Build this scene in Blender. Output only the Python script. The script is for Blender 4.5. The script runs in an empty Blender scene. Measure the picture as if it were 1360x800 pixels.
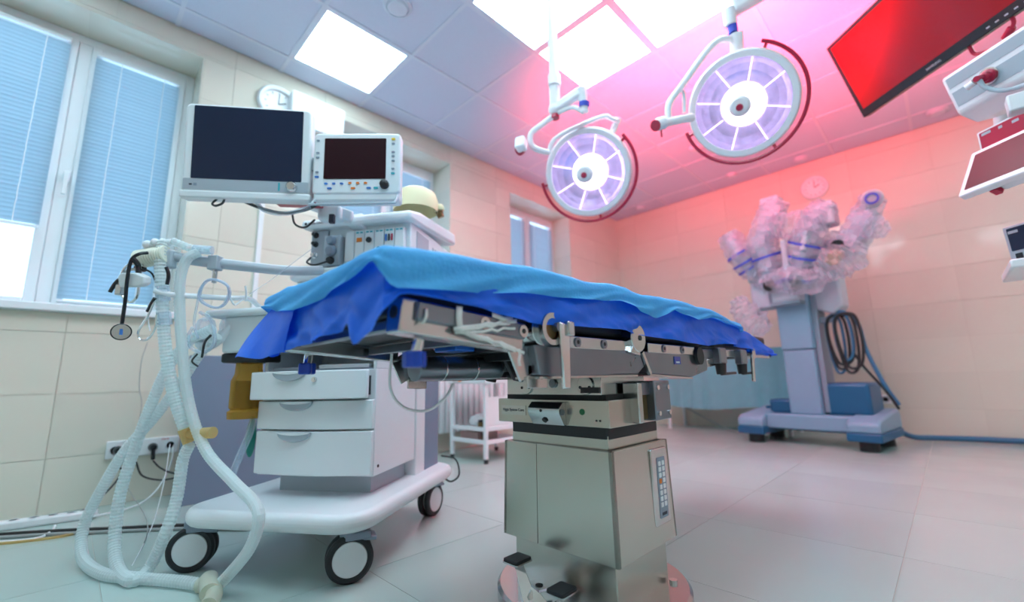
import bpy, bmesh, math, random
from mathutils import Vector, Matrix, Quaternion

random.seed(7)
scene = bpy.context.scene
COL = scene.collection
R = math.radians

# ------------------------------------------------------------------ camera
cam_d = bpy.data.cameras.new('camera')
cam = bpy.data.objects.new('camera', cam_d)
COL.objects.link(cam)
c_r = Vector((0.708023, 0.705850, -0.021875))
c_u = Vector((0.141302, -0.111251, 0.983695))
c_f = Vector((-0.691908, 0.699570, 0.178507))
cm = Matrix((c_r, c_u, -c_f)).transposed().to_4x4()
cm.translation = (0, 0, 0.5817)
cam.matrix_world = cm
cam_d.sensor_width = 36.0
cam_d.lens = 15.298
cam_d.clip_start = 0.02
cam_d.dof.use_dof = True
cam_d.dof.focus_distance = 1.15
cam_d.dof.aperture_fstop = 1.5
scene.camera = cam

# ------------------------------------------------------------------ world, exposure
world = bpy.data.worlds.new('daylight')
scene.world = world
world.use_nodes = True
bg = world.node_tree.nodes['Background']
bg.inputs[0].default_value = (0.55, 0.78, 1.0, 1)
bg.inputs[1].default_value = 3.2
scene.view_settings.view_transform = 'Standard'
scene.view_settings.look = 'None'
scene.view_settings.gamma = 1.0
scene.view_settings.use_curve_mapping = False
scene.view_settings.exposure = 0.06
PANEL_POWER = 10.0

# ------------------------------------------------------------------ helpers
W = {}          # world matrix of every root


def thing(name, label, cat, loc=(0, 0, 0), rotz=0.0, group=None, rot=None):
    o = bpy.data.objects.new(name, None)
    o.empty_display_size = 0.05
    COL.objects.link(o)
    o.location = loc
    if rot is not None:
        o.rotation_mode = 'QUATERNION'
        o.rotation_quaternion = rot
        M = Matrix.Translation(loc) @ rot.to_matrix().to_4x4()
    else:
        o.rotation_euler = (0, 0, rotz)
        M = Matrix.Translation(loc) @ Matrix.Rotation(rotz, 4, 'Z')
    tag(o, label, cat, group)
    W[o] = M
    return o


def tag(o, label=None, cat=None, group=None, kind=None):
    if label: o['label'] = label
    if cat: o['category'] = cat
    if group: o['group'] = group
    if kind: o['kind'] = kind
    return o


def frame(ax):
    ax = Vector(ax).normalized()
    t = Vector((0, 0, 1)) if abs(ax.z) < 0.9 else Vector((1, 0, 0))
    a = ax.cross(t).normalized()
    b = ax.cross(a).normalized()
    return a, b, ax


def cat(pts, n=8, closed=False):
    P = [Vector(p) for p in pts]
    out = []
    N = len(P)
    rng = N if closed else N - 1
    for i in range(rng):
        if closed:
            p0, p1, p2, p3 = P[(i-1) % N], P[i], P[(i+1) % N], P[(i+2) % N]
        else:
            p1, p2 = P[i], P[i+1]
            p0 = P[i-1] if i > 0 else p1 + (p1 - p2)
            p3 = P[i+2] if i + 2 < N else p2 + (p2 - p1)
        for k in range(n):
            t = k / n
            out.append(0.5 * ((2*p1) + (p2-p0)*t + (2*p0-5*p1+4*p2-p3)*t*t + (3*p1-p0-3*p2+p3)*t*t*t))
    if not closed: out.append(P[-1])
    return out


def resample(pts, step):
    pts = [Vector(p) for p in pts]
    L = [0.0]
    for a, b in zip(pts, pts[1:]): L.append(L[-1] + (b-a).length)
    n = max(2, int(L[-1] / step))
    out = []; j = 0
    for k in range(n + 1):
        s = L[-1] * k / n
        while j < len(L) - 2 and L[j+1] < s: j += 1
        d = L[j+1] - L[j]
        out.append(pts[j].lerp(pts[j+1], 0 if d == 0 else (s - L[j]) / d))
    return out


def rrect(w, h, r, n=4, cx=0, cy=0):
    out = []
    for sx, sy, a0 in ((1, 1, 0), (-1, 1, 90), (-1, -1, 180), (1, -1, 270)):
        for k in range(n + 1):
            a = R(a0 + 90 * k / n)
            out.append((cx + sx*(w/2 - r) + r*math.cos(a), cy + sy*(h/2 - r) + r*math.sin(a)))
    return out


class MB:
    def __init__(s):
        s.v = []; s.f = []

    def add(s, vs, fs):
        o = len(s.v)
        s.v += [Vector(p) for p in vs]
        s.f += [tuple(i + o for i in q) for q in fs]
        return s

    def mm(s, lo, hi):
        x0, y0, z0 = lo; x1, y1, z1 = hi
        return s.add([(x0,y0,z0),(x1,y0,z0),(x1,y1,z0),(x0,y1,z0),(x0,y0,z1),(x1,y0,z1),(x1,y1,z1),(x0,y1,z1)],
                     [(0,3,2,1),(4,5,6,7),(0,1,5,4),(1,2,6,5),(2,3,7,6),(3,0,4,7)])

    def box(s, c, size, rot=None):
        h = Vector(size) / 2; c = Vector(c)
        vs = [Vector((sx*h.x, sy*h.y, sz*h.z)) for sz in (-1, 1) for sx, sy in ((-1,-1),(1,-1),(1,1),(-1,1))]
        if rot is not None: vs = [rot @ p for p in vs]
        return s.add([p + c for p in vs], [(0,3,2,1),(4,5,6,7),(0,1,5,4),(1,2,6,5),(2,3,7,6),(3,0,4,7)])

    def bar(s, p0, p1, w, h, upv=(0, 0, 1)):
        p0 = Vector(p0); p1 = Vector(p1); d = (p1-p0).normalized()
        a = d.cross(Vector(upv)).normalized(); b = a.cross(d).normalized()
        vs = []
        for p in (p0, p1):
            vs += [p - a*w/2 - b*h/2, p + a*w/2 - b*h/2, p + a*w/2 + b*h/2, p - a*w/2 + b*h/2]
        return s.add(vs, [(0,3,2,1),(4,5,6,7),(0,1,5,4),(1,2,6,5),(2,3,7,6),(3,0,4,7)])

    def cyl(s, p0, p1, r, r1=None, n=20):
        p0 = Vector(p0); p1 = Vector(p1); r1 = r if r1 is None else r1
        a, b, _ = frame(p1 - p0)
        vs = []
        for p, q in ((p0, r), (p1, r1)):
            for k in range(n):
                t = 2*math.pi*k/n
                vs.append(p + a*math.cos(t)*q + b*math.sin(t)*q)
        fs = [(k, (k+1) % n, n+(k+1) % n, n+k) for k in range(n)]
        fs += [tuple(range(n))[::-1], tuple(range(n, 2*n))]
        return s.add(vs, fs)

    def tube(s, pts, r, n=8, closed=False, rf=None, squash=None):
        P = [Vector(p) for p in pts]
        N = len(P)
        T = []
        for i in range(N):
            a = P[(i-1) % N] if (closed or i > 0) else P[i]
            b = P[(i+1) % N] if (closed or i < N-1) else P[i]
            T.append((b-a).normalized())
        u, _, _ = frame(T[0])
        vs = []
        for i in range(N):
            u = (u - T[i]*u.dot(T[i])).normalized()
            w = T[i].cross(u)
            q = rf(i, N) * r if rf else r
            for k in range(n):
                t = 2*math.pi*k/n
                vs.append(P[i] + u*math.cos(t)*q + w*math.sin(t)*q)
        fs = []
        for i in range(N if closed else N-1):
            j = (i+1) % N
            for k in range(n):
                fs.append((i*n+k, i*n+(k+1) % n, j*n+(k+1) % n, j*n+k))
        if not closed: fs += [tuple(range(n))[::-1], tuple(range((N-1)*n, N*n))]
        return s.add(vs, fs)

    def lathe(s, prof, o=(0, 0, 0), ax=(0, 0, 1), n=32, a0=0, a1=360):
        o = Vector(o); a, b, c = frame(ax)
        full = abs(a1 - a0) >= 360
        m = n if full else n + 1
        vs = []
        for (r, h) in prof:
            for k in range(m):
                t = R(a0 + (a1-a0)*k/n)
                vs.append(o + c*h + a*math.cos(t)*r + b*math.sin(t)*r)
        fs = []
        for i in range(len(prof)-1):
            for k in range(n):
                k2 = (k+1) % m
                fs.append((i*m+k, i*m+k2, (i+1)*m+k2, (i+1)*m+k))
        return s.add(vs, fs)

    def prism(s, poly, o, ux, uy, d):
        o = Vector(o); ux = Vector(ux); uy = Vector(uy); nz = ux.cross(uy).normalized()
        n = len(poly)
        vs = [o + ux*x + uy*y for x, y in poly] + [o + ux*x + uy*y + nz*d for x, y in poly]
        fs = [(k, (k+1) % n, n+(k+1) % n, n+k) for k in range(n)]
        fs += [tuple(range(n))[::-1], tuple(range(n, 2*n))]
        return s.add(vs, fs)

    def ball(s, c, r, n=16, m=10):
        r = (r, r, r) if isinstance(r, (int, float)) else r
        vs = [Vector((0, 0, -r[2]))]
        for i in range(1, m):
            t = math.pi*i/m - math.pi/2
            for k in range(n):
                p = 2*math.pi*k/n
                vs.append(Vector((r[0]*math.cos(t)*math.cos(p), r[1]*math.cos(t)*math.sin(p), r[2]*math.sin(t))))
        vs.append(Vector((0, 0, r[2])))
        fs = [(0, 1+(k+1) % n, 1+k) for k in range(n)]
        for i in range(m-2):
            for k in range(n):
                fs.append((1+i*n+k, 1+i*n+(k+1) % n, 1+(i+1)*n+(k+1) % n, 1+(i+1)*n+k))
        e = 1+(m-1)*n
        fs += [(1+(m-2)*n+k, 1+(m-2)*n+(k+1) % n, e) for k in range(n)]
        return s.add([p + Vector(c) for p in vs], fs)

    def mesh(s, name, mat, M=None, angle=35):
        me = bpy.data.meshes.new(name)
        vs = [M @ p for p in s.v] if M is not None else s.v
        me.from_pydata([tuple(p) for p in vs], [], s.f)
        bm = bmesh.new(); bm.from_mesh(me)
        bmesh.ops.recalc_face_normals(bm, faces=bm.faces)
        bm.to_mesh(me); bm.free()
        me.shade_smooth()
        me.set_sharp_from_angle(angle=R(angle))
        me.materials.append(mat)
        return me

    def build(s, name, mat, parent=None, world=False, bevel=0.0, seg=2, angle=35, solid=0.0, sub=0):
        M = None
        if world and parent is not None: M = W[parent].inverted()
        o = bpy.data.objects.new(name, s.mesh(name, mat, M, angle))
        COL.objects.link(o)
        if parent is not None:
            o.parent = parent
            W[o] = W[parent]
        if solid:
            m = o.modifiers.new('thick', 'SOLIDIFY'); m.thickness = solid; m.offset = 0
        if sub:
            m = o.modifiers.new('sub', 'SUBSURF'); m.levels = sub; m.render_levels = sub
        if bevel:
            m = o.modifiers.new('bevel', 'BEVEL'); m.width = bevel; m.segments = seg
            m.limit_method = 'ANGLE'; m.angle_limit = R(40)
        return o


def copy_tree(o, parent=None):
    c = o.copy(); COL.objects.link(c); c.parent = parent
    for ch in [k for k in o.children]: copy_tree(ch, c)
    return c


# ------------------------------------------------------------------ materials
def mat(name, col, rough=0.5, metal=0.0, var=0.0, vscale=8.0, bump=0.0, bscale=40.0, spec=0.5, rvar=0.0,
        aniso=None, coat=0.0, rnd=0.0):
    m = bpy.data.materials.new(name); m.use_nodes = True
    nt = m.node_tree; b = nt.nodes['Principled BSDF']
    b.inputs['Base Color'].default_value = (*col, 1)
    b.inputs['Roughness'].default_value = rough
    b.inputs['Metallic'].default_value = metal
    b.inputs['Specular IOR Level'].default_value = spec
    b.inputs['Coat Weight'].default_value = coat
    tc = nt.nodes.new('ShaderNodeTexCoord')
    vec = tc.outputs['Object']
    if aniso:
        mp = nt.nodes.new('ShaderNodeMapping'); mp.inputs['Scale'].default_value = aniso
        nt.links.new(vec, mp.inputs['Vector']); vec = mp.outputs['Vector']
    if var or rvar or rnd:
        nz = nt.nodes.new('ShaderNodeTexNoise'); nz.inputs['Scale'].default_value = vscale
        nz.inputs['Detail'].default_value = 5
        nt.links.new(vec, nz.inputs['Vector'])
        fac = nz.outputs['Fac']
        if var or rnd:
            mx = nt.nodes.new('ShaderNodeMix'); mx.data_type = 'RGBA'
            lo = tuple(max(0, c*(1-var-rnd)) for c in col); hi = tuple(min(1, c*(1+var+rnd)) for c in col)
            mx.inputs['A'].default_value = (*lo, 1); mx.inputs['B'].default_value = (*hi, 1)
            src = fac
            if rnd:
                oi = nt.nodes.new('ShaderNodeObjectInfo')
                ma = nt.nodes.new('ShaderNodeMath'); ma.operation = 'ADD'
                mb = nt.nodes.new('ShaderNodeMath'); mb.operation = 'MULTIPLY'; mb.inputs[1].default_value = 0.5
                nt.links.new(oi.outputs['Random'], ma.inputs[0]); nt.links.new(fac, ma.inputs[1])
                nt.links.new(ma.outputs[0], mb.inputs[0]); src = mb.outputs[0]
            nt.links.new(src, mx.inputs['Factor'])
            nt.links.new(mx.outputs['Result'], b.inputs['Base Color'])
        if rvar:
            mr = nt.nodes.new('ShaderNodeMapRange')
            mr.inputs['To Min'].default_value = max(0.02, rough-rvar); mr.inputs['To Max'].default_value = rough+rvar
            nt.links.new(fac, mr.inputs['Value']); nt.links.new(mr.outputs['Result'], b.inputs['Roughness'])
    if bump:
        n2 = nt.nodes.new('ShaderNodeTexNoise'); n2.inputs['Scale'].default_value = bscale
        n2.inputs['Detail'].default_value = 3
        nt.links.new(vec, n2.inputs['Vector'])
        bp = nt.nodes.new('ShaderNodeBump'); bp.inputs['Strength'].default_value = bump
        bp.inputs['Distance'].default_value = 0.004
        nt.links.new(n2.outputs['Fac'], bp.inputs['Height']); nt.links.new(bp.outputs['Normal'], b.inputs['Normal'])
    return m


def emit(name, col, strength):
    m = bpy.data.materials.new(name); m.use_nodes = True
    nt = m.node_tree; b = nt.nodes['Principled BSDF']
    b.inputs['Base Color'].default_value = (*col, 1)
    b.inputs['Roughness'].default_value = 0.4
    b.inputs['Emission Color'].default_value = (*col, 1)
    b.inputs['Emission Strength'].default_value = strength
    return m


def clear(name, tint, alpha, rough=0.05, body=(1, 1, 1), translucent=0.0):
    """see-through film / glass: transparent mixed with a glossy or milky body"""
    m = bpy.data.materials.new(name); m.use_nodes = True
    nt = m.node_tree; nt.nodes.clear()
    out = nt.nodes.new('ShaderNodeOutputMaterial')
    tr = nt.nodes.new('ShaderNodeBsdfTransparent'); tr.inputs[0].default_value = (*tint, 1)
    pb = nt.nodes.new('ShaderNodeBsdfPrincipled')
    pb.inputs['Base Color'].default_value = (*body, 1); pb.inputs['Roughness'].default_value = rough
    mx = nt.nodes.new('ShaderNodeMixShader')
    lw = nt.nodes.new('ShaderNodeLayerWeight'); lw.inputs[0].default_value = 0.3
    mr = nt.nodes.new('ShaderNodeMapRange')
    mr.inputs['To Min'].default_value = alpha; mr.inputs['To Max'].default_value = min(1, alpha + 0.5)
    nt.links.new(lw.outputs['Facing'], mr.inputs['Value'])
    nt.links.new(mr.outputs['Result'], mx.inputs[0])
    nt.links.new(tr.outputs[0], mx.inputs[1])
    if translucent:
        tl = nt.nodes.new('ShaderNodeBsdfTranslucent'); tl.inputs[0].default_value = (*body, 1)
        m2 = nt.nodes.new('ShaderNodeMixShader'); m2.inputs[0].default_value = translucent
        nt.links.new(pb.outputs[0], m2.inputs[1]); nt.links.new(tl.outputs[0], m2.inputs[2])
        nt.links.new(m2.outputs[0], mx.inputs[2])
    else:
        nt.links.new(pb.outputs[0], mx.inputs[2])
    nt.links.new(mx.outputs[0], out.inputs[0])
    return m


def cloth(name, col, trans=0.35, rough=0.75, bump=0.25, var=0.08, bscale=120):
    m = mat(name, col, rough, var=var, vscale=14, bump=bump, bscale=bscale)
    nt = m.node_tree
    pb = nt.nodes['Principled BSDF']; out = nt.nodes['Material Output']
    tl = nt.nodes.new('ShaderNodeBsdfTranslucent'); tl.inputs[0].default_value = (*col, 1)
    mx = nt.nodes.new('ShaderNodeMixShader'); mx.inputs[0].default_value = trans
    nt.links.new(pb.outputs[0], mx.inputs[1]); nt.links.new(tl.outputs[0], mx.inputs[2])
    nt.links.new(mx.outputs[0], out.inputs[0])
    return m


M = {}
M['tile'] = mat('beige_wall_tile', (0.74, 0.70, 0.60), 0.10, var=0.05, vscale=3, rnd=0.03, bump=0.03, bscale=60)
M['grout'] = mat('beige_grout', (0.66, 0.60, 0.50), 0.6, var=0.06)
M['plaster'] = mat('cream_plaster', (0.72, 0.66, 0.56), 0.5, var=0.03)
M['floor'] = mat('pale_floor_tile', (0.46, 0.56, 0.53), 0.18, var=0.05, vscale=2.5, rnd=0.02, rvar=0.06)
M['fgrout'] = mat('floor_grout', (0.44, 0.42, 0.37), 0.6, var=0.1)
M['ceil'] = mat('ceiling_panel_white', (0.60, 0.66, 0.82), 0.7, var=0.03, vscale=60, bump=0.1, bscale=200)
M['tbar'] = mat('ceiling_bar_white', (0.66, 0.71, 0.84), 0.45, var=0.02)
M['pvc'] = mat('white_window_pvc', (0.82, 0.85, 0.88), 0.3, var=0.02)
M['blind'] = cloth('blind_slat_blue_white', (0.40, 0.56, 0.67), trans=0.26, rough=0.35, bump=0.0, var=0.02)
M['cord'] = mat('white_cord', (0.9, 0.92, 0.95), 0.5, var=0.02)
M['glass'] = clear('window_glass', (0.97, 0.99, 1), 0.03, 0.02)
M['white'] = mat('white_enamel', (0.80, 0.83, 0.86), 0.30, var=0.004, vscale=3)
M['offwhite'] = mat('cream_plastic', (0.80, 0.78, 0.66), 0.45, var=0.03)
M['cream'] = mat('pale_yellow_plastic', (0.80, 0.72, 0.46), 0.5, var=0.04)
M['grey'] = mat('light_grey_plastic', (0.42, 0.47, 0.53), 0.4, var=0.03)
M['midgrey'] = mat('blue_grey_plastic', (0.25, 0.30, 0.38), 0.4, var=0.04)
M['panelgrey'] = mat('grey_blue_panel', (0.20, 0.26, 0.36), 0.4, var=0.03)
M['black'] = mat('black_rubber', (0.018, 0.018, 0.022), 0.55, var=0.2)
M['blackgloss'] = mat('black_plastic', (0.012, 0.013, 0.018), 0.25, var=0.1)
M['screen'] = mat('dark_blue_screen', (0.012, 0.020, 0.050), 0.25, var=0.05, spec=0.35)
M['screen2'] = mat('dark_brown_screen', (0.028, 0.007, 0.010), 0.30, var=0.05, spec=0.15)
M['steel'] = mat('brushed_steel', (0.56, 0.535, 0.49), 0.24, 1.0, var=0.05, vscale=5, rvar=0.05)
M['steel2'] = mat('satin_steel', (0.58, 0.58, 0.58), 0.19, 1.0, var=0.08, vscale=10, rvar=0.08)
M['steeldark'] = mat('grey_machined_steel', (0.23, 0.25, 0.29), 0.30, 0.9, var=0.12, vscale=9, rvar=0.08)
M['gun'] = mat('dark_underframe_metal', (0.045, 0.042, 0.045), 0.42, 0.7, var=0.2)
M['chrome'] = mat('bright_chrome', (0.75, 0.75, 0.76), 0.12, 1.0, var=0.04)
M['blueknob'] = mat('deep_blue_plastic', (0.01, 0.06, 0.45), 0.3, var=0.1)
M['bluepad'] = mat('blue_gel_pad', (0.02, 0.16, 0.70), 0.3, var=0.1)
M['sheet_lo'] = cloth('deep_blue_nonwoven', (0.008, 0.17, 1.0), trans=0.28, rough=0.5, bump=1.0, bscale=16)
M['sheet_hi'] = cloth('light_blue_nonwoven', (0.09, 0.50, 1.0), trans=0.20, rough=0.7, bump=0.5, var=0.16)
M['sheet_cy'] = cloth('pale_cyan_nonwoven', (0.30, 0.62, 0.72), trans=0.35, rough=0.7, bump=0.3, var=0.1)
M['hose'] = clear('milky_hose_plastic', (0.9, 0.97, 1.0), 0.66, 0.28, (0.88, 0.94, 0.94), translucent=0.35)
M['amber'] = clear('amber_plastic', (0.95, 0.70, 0.28), 0.30, 0.10, (0.62, 0.38, 0.08), translucent=0.3)
M['ambclear'] = clear('pale_amber_plastic', (1, 0.85, 0.55), 0.45, 0.2, (0.85, 0.66, 0.34), translucent=0.4)
M['clearp'] = clear('clear_plastic', (0.93, 0.96, 1), 0.22, 0.12, (0.80, 0.88, 0.98), translucent=0.2)
M['film'] = clear('crumpled_plastic_film', (0.96, 0.96, 1), 0.30, 0.16, (0.86, 0.84, 0.93), translucent=0.35)
M['elbow'] = clear('clear_yellowish_plastic', (0.97, 0.97, 0.90), 0.40, 0.12, (0.86, 0.86, 0.76), translucent=0.3)
M['teal'] = mat('green_rubber', (0.01, 0.22, 0.17), 0.4, var=0.1)
M['tape'] = mat('white_cloth_tape', (0.78, 0.77, 0.74), 0.8, var=0.08, vscale=60, bump=0.4, bscale=150)
M['robot'] = mat('robot_blue_grey', (0.22, 0.36, 0.50), 0.38, var=0.04)
M['robotl'] = mat('robot_pale_grey', (0.55, 0.56, 0.66), 0.4, var=0.04)
M['robotd'] = mat('robot_dark_blue', (0.012, 0.11, 0.24), 0.38, var=0.06)
M['stripe'] = mat('blue_stripe', (0.05, 0.08, 0.55), 0.5, var=0.05)
M['cable_bl'] = mat('black_cable', (0.02, 0.02, 0.022), 0.4, var=0.1)
M['cable_blue'] = mat('blue_cable', (0.04, 0.16, 0.30), 0.45, var=0.1)
M['cable_gr'] = mat('grey_cable', (0.35, 0.36, 0.36), 0.45, var=0.1)
M['lampw'] = mat('lamp_white', (0.85, 0.82, 0.85), 0.3, var=0.02)
M['redrail'] = mat('lamp_red_rail', (0.45, 0.01, 0.05), 0.3, var=0.05)
M['yellow'] = mat('button_yellow', (0.85, 0.55, 0.02), 0.5, var=0.05)
M['orange'] = mat('button_orange', (0.80, 0.20, 0.02), 0.5, var=0.05)
M['bluebtn'] = mat('button_blue', (0.04, 0.18, 0.55), 0.5, var=0.05)
M['tealbtn'] = mat('button_teal', (0.02, 0.38, 0.45), 0.5, var=0.05)
M['green'] = mat('green_dot', (0.02, 0.16, 0.06), 0.5, var=0.1)
M['ink'] = mat('dark_print', (0.03, 0.03, 0.05), 0.6, var=0.1)
M['redink'] = mat('red_print', (0.65, 0.06, 0.08), 0.6, var=0.1)
M['paper'] = mat('white_paper', (0.82, 0.84, 0.86), 0.7, var=0.04)
M['brown'] = mat('brown_brass', (0.20, 0.12, 0.05), 0.4, 0.6, var=0.3)
M['pink'] = mat('pink_box', (0.60, 0.38, 0.36), 0.6, var=0.1)
M['clockface'] = mat('clock_face', (0.86, 0.88, 0.90), 0.4, var=0.02)


def text_mesh(name, body, size, mt, parent, Mw, depth=0.0004):
    cu = bpy.data.curves.new(name, 'FONT'); cu.body = body; cu.size = size; cu.extrude = depth
    cu.align_x = 'CENTER'; cu.align_y = 'CENTER'
    tmp = bpy.data.objects.new(name + '_tmp', cu); COL.objects.link(tmp)
    dg = bpy.context.evaluated_depsgraph_get()
    me = bpy.data.meshes.new_from_object(tmp.evaluated_get(dg))
    bpy.data.objects.remove(tmp)
    me.materials.clear(); me.materials.append(mt)
    me.transform((W[parent].inverted() if parent is not None else Matrix()) @ Mw)
    o = bpy.data.objects.new(name, me); COL.objects.link(o)
    if parent is not None: o.parent = parent; W[o] = W[parent]
    return o


def basis(o, x, y):
    x = Vector(x).normalized(); y = Vector(y).normalized(); z = x.cross(y)
    m = Matrix((x, y, z)).transposed().to_4x4(); m.translation = o
    return m
# ------------------------------------------------------------------ the room
XW, YB, HC = -3.14, 5.364, 2.816
XR, YF = 2.46, -2.4
def struct(o): o['kind'] = 'structure'; return o

# floor: slab with grout, single tiles on it
floor = struct(MB().mm((XW-0.4, YF-0.1, -0.12), (XR+0.1, YB+0.1, -0.0012)).build('floor', M['fgrout']))
W[floor] = Matrix()
tile_cache = {}
def tile_piece(name, parent, lo, hi, mt, bev):
    s = tuple(round(hi[k]-lo[k], 3) for k in range(3))
    key = (name, s)
    if key not in tile_cache:
        h = [q/2 for q in s]
        tile_cache[key] = MB().mm((-h[0], -h[1], -h[2]), (h[0], h[1], h[2])).mesh(name, mt)
    o = bpy.data.objects.new(name, tile_cache[key]); COL.objects.link(o)
    o.location = [(hi[k]+lo[k])/2 for k in range(3)]
    o.parent = parent
    return o
g = 0.0010
xs = [XW] + [round(-0.79 + 0.6*k, 3) for k in range(-3, 6)] + [XR]
ys = [YF] + [round(1.335 + 0.6*k, 3) for k in range(-6, 7)] + [YB]
for a, b in zip(xs, xs[1:]):
    for c, d in zip(ys, ys[1:]):
        tile_piece('floor_tile', floor, (a+g, c+g, -0.01), (b-g, d-g, 0.0), M['floor'], 0)

# window wall with three openings
OPEN = [(-1.75, 0.393, 0.965, 2.68), (1.29, 2.369, 0.965, 2.65), (3.164, 4.221, 0.965, 2.60)]
TH = 0.36
mb = MB()
yc = [YF-0.1] + [v for o in OPEN for v in o[:2]] + [YB+0.1]
for k in range(0, len(yc)-1):
    if k % 2 == 0:
        mb.mm((XW-TH, yc[k], -0.1), (XW, yc[k+1], HC+0.12))
    else:
        o = OPEN[k//2]
        mb.mm((XW-TH, yc[k], -0.1), (XW, yc[k+1], o[2]))
        mb.mm((XW-TH, yc[k], o[3]), (XW, yc[k+1], HC+0.12))
wall_left = struct(mb.build('wall_left', M['grout'])); W[wall_left] = Matrix()
zr = [0.0] + [round(0.257 + 0.305*k, 3) for k in range(9)] + [HC]
def minus(rect, holes):
    out = [rect]
    for h in holes:
        nxt = []
        for (a, b, c, d) in out:
            if b <= h[0] or a >= h[1] or d <= h[2] or c >= h[3]:
                nxt.append((a, b, c, d)); continue
            if c < h[2]: nxt.append((a, b, c, h[2]))
            if d > h[3]: nxt.append((a, b, h[3], d))
            c2, d2 = max(c, h[2]), min(d, h[3])
            if a < h[0]: nxt.append((a, h[0], c2, d2))
            if b > h[1]: nxt.append((h[1], b, c2, d2))
        out = nxt
    return out
yw = [YB - 0.6*k for k in range(13)][::-1]
tw = 0.007
for a, b in zip(yw, yw[1:]):
    for c, d in zip(zr, zr[1:]):
        for (p, q, r, s) in minus((a, b, c, d), OPEN):
            if q-p > 0.01 and s-r > 0.01:
                tile_piece('wall_tile', wall_left, (XW, p+g, r+g), (XW+tw, q-g, s-g), M['tile'], 0)
# tiles lining the window recesses
for o in OPEN:
    n = max(2, int(round((o[1]-o[0])/0.6)))
    for k in range(n):
        p = o[0] + (o[1]-o[0])*k/n; q = o[0] + (o[1]-o[0])*(k+1)/n
        tile_piece('reveal_tile', wall_left, (XW-TH, p+g, o[3]-tw), (XW+tw, q-g, o[3]), M['tile'], 0)
    zz = [o[2]+0.04, 1.477, 1.782, 2.087, 2.392, o[3]-tw]
    for c, d in zip(zz, zz[1:]):
        tile_piece('reveal_tile', wall_left, (XW-TH, o[1]-tw, c+g), (XW+tw, o[1], d-g), M['tile'], 0)
        tile_piece('reveal_tile', wall_left, (XW-TH, o[0], c+g), (XW+tw, o[0]+tw, d-g), M['tile'], 0)

wall_back = struct(MB().mm((XW, YB, -0.1), (XR+0.1, YB+0.15, HC+0.12)).build('wall_back', M['grout'])); W[wall_back] = Matrix()
xb = [XW] + [round(-0.451 + 0.6*k, 3) for k in range(-4, 5)] + [XR]
for a, b in zip(xb, xb[1:]):
    for c, d in zip(zr, zr[1:]):
        tile_piece('wall_tile', wall_back, (a+g, YB-tw, c+g), (b-g, YB, d-g), M['tile'], 0)
wall_right = struct(MB().mm((XR, YF-0.1, -0.1), (XR+0.12, YB, HC+0.12)).build('wall_right', M['plaster']))
wall_front = struct(MB().mm((XW, YF-0.12, -0.1), (XR, YF, HC+0.12)).build('wall_front', M['plaster']))

# ceiling: slab, T-bars and single lay-in panels; lit cells get a luminaire
ceiling = struct(MB().mm((XW-0.36, YF-0.1, HC+0.02), (XR+0.1, YB+0.1, HC+0.12)).build('ceiling', M['tbar'])); W[ceiling] = Matrix()
OX, OY = -2.945, 0.836
LIT = {(0, 0), (2, 1), (2, 2), (3, 2), (3, 1), (6, 5), (6, -2), (3, -3), (0, -3), (4, -1), (2, -1), (3, -1), (5, -1), (8, 5), (7, 3)}  # cells out of view are largely added to fill the room with light
cx = [XW] + [round(OX + 0.6*i, 3) for i in range(0, 10) if OX + 0.6*i < XR] + [XR]
cy = [YF] + [round(OY + 0.6*j, 3) for j in range(-5, 8)] + [YB]
bw = 0.012
for x in cx[1:-1]:
    tile_piece('ceiling_bar', ceiling, (x-bw, YF, HC-0.004), (x+bw, YB, HC+0.02), M['tbar'], 0)
for y in cy[1:-1]:
    tile_piece('ceiling_bar', ceiling, (XW, y-bw, HC-0.0035), (XR, y+bw, HC+0.0195), M['tbar'], 0)
M['led'] = emit('led_diffuser', (0.69, 0.92, 1.0), PANEL_POWER)
lum_lab = {(0, 0): 'square white ceiling light panel nearest the big window, above the monitors',
           (2, 1): 'square ceiling light panel cut by the top edge beside the lamp pole',
           (2, 2): 'square ceiling light panel directly behind the vertical lamp pole',
           (3, 2): 'square ceiling light panel at the top edge between the two surgical lamps',
           (6, 5): 'small visible corner of a ceiling light panel at the right edge above the pendant'}
for a, b in zip(cx, cx[1:]):
    for c, d in zip(cy, cy[1:]):
        i = int(round((a-OX)/0.6)); j = int(round((c-OY)/0.6))
        if abs(a-(OX+0.6*i)) < 0.02 and abs(c-(OY+0.6*j)) < 0.02 and (i, j) in LIT and b-a > 0.55 and d-c > 0.55:
            t = thing('ceiling_light', lum_lab.get((i, j), 'lit square ceiling panel out of view, in a set largely added as fill light, overhead or behind the viewpoint'), 'ceiling light',
                      ((a+b)/2, (c+d)/2, HC), group='square ceiling light panels')
            h = 0.3-bw
            MB().mm((-h, -h, 0.003), (h, h, 0.019)).mm((-h, -h, -0.002), (h, -h+0.015, 0.003)).mm((-h, h-0.015, -0.002), (h, h, 0.003)).mm((-h, -h+0.015, -0.002), (-h+0.015, h-0.015, 0.003)).mm((h-0.015, -h+0.015, -0.002), (h, h-0.015, 0.003)).build('housing', M['tbar'], t)
            MB().mm((-h+0.016, -h+0.016, 0.0), (h-0.016, h-0.016, 0.004)).build('diffuser', M['led'], t)
        else:
            tile_piece('ceiling_panel', ceiling, (a+bw*0.9, c+bw*0.9, HC+0.002), (b-bw*0.9, d-bw*0.9, HC+0.014), M['ceil'], 0)

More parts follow.
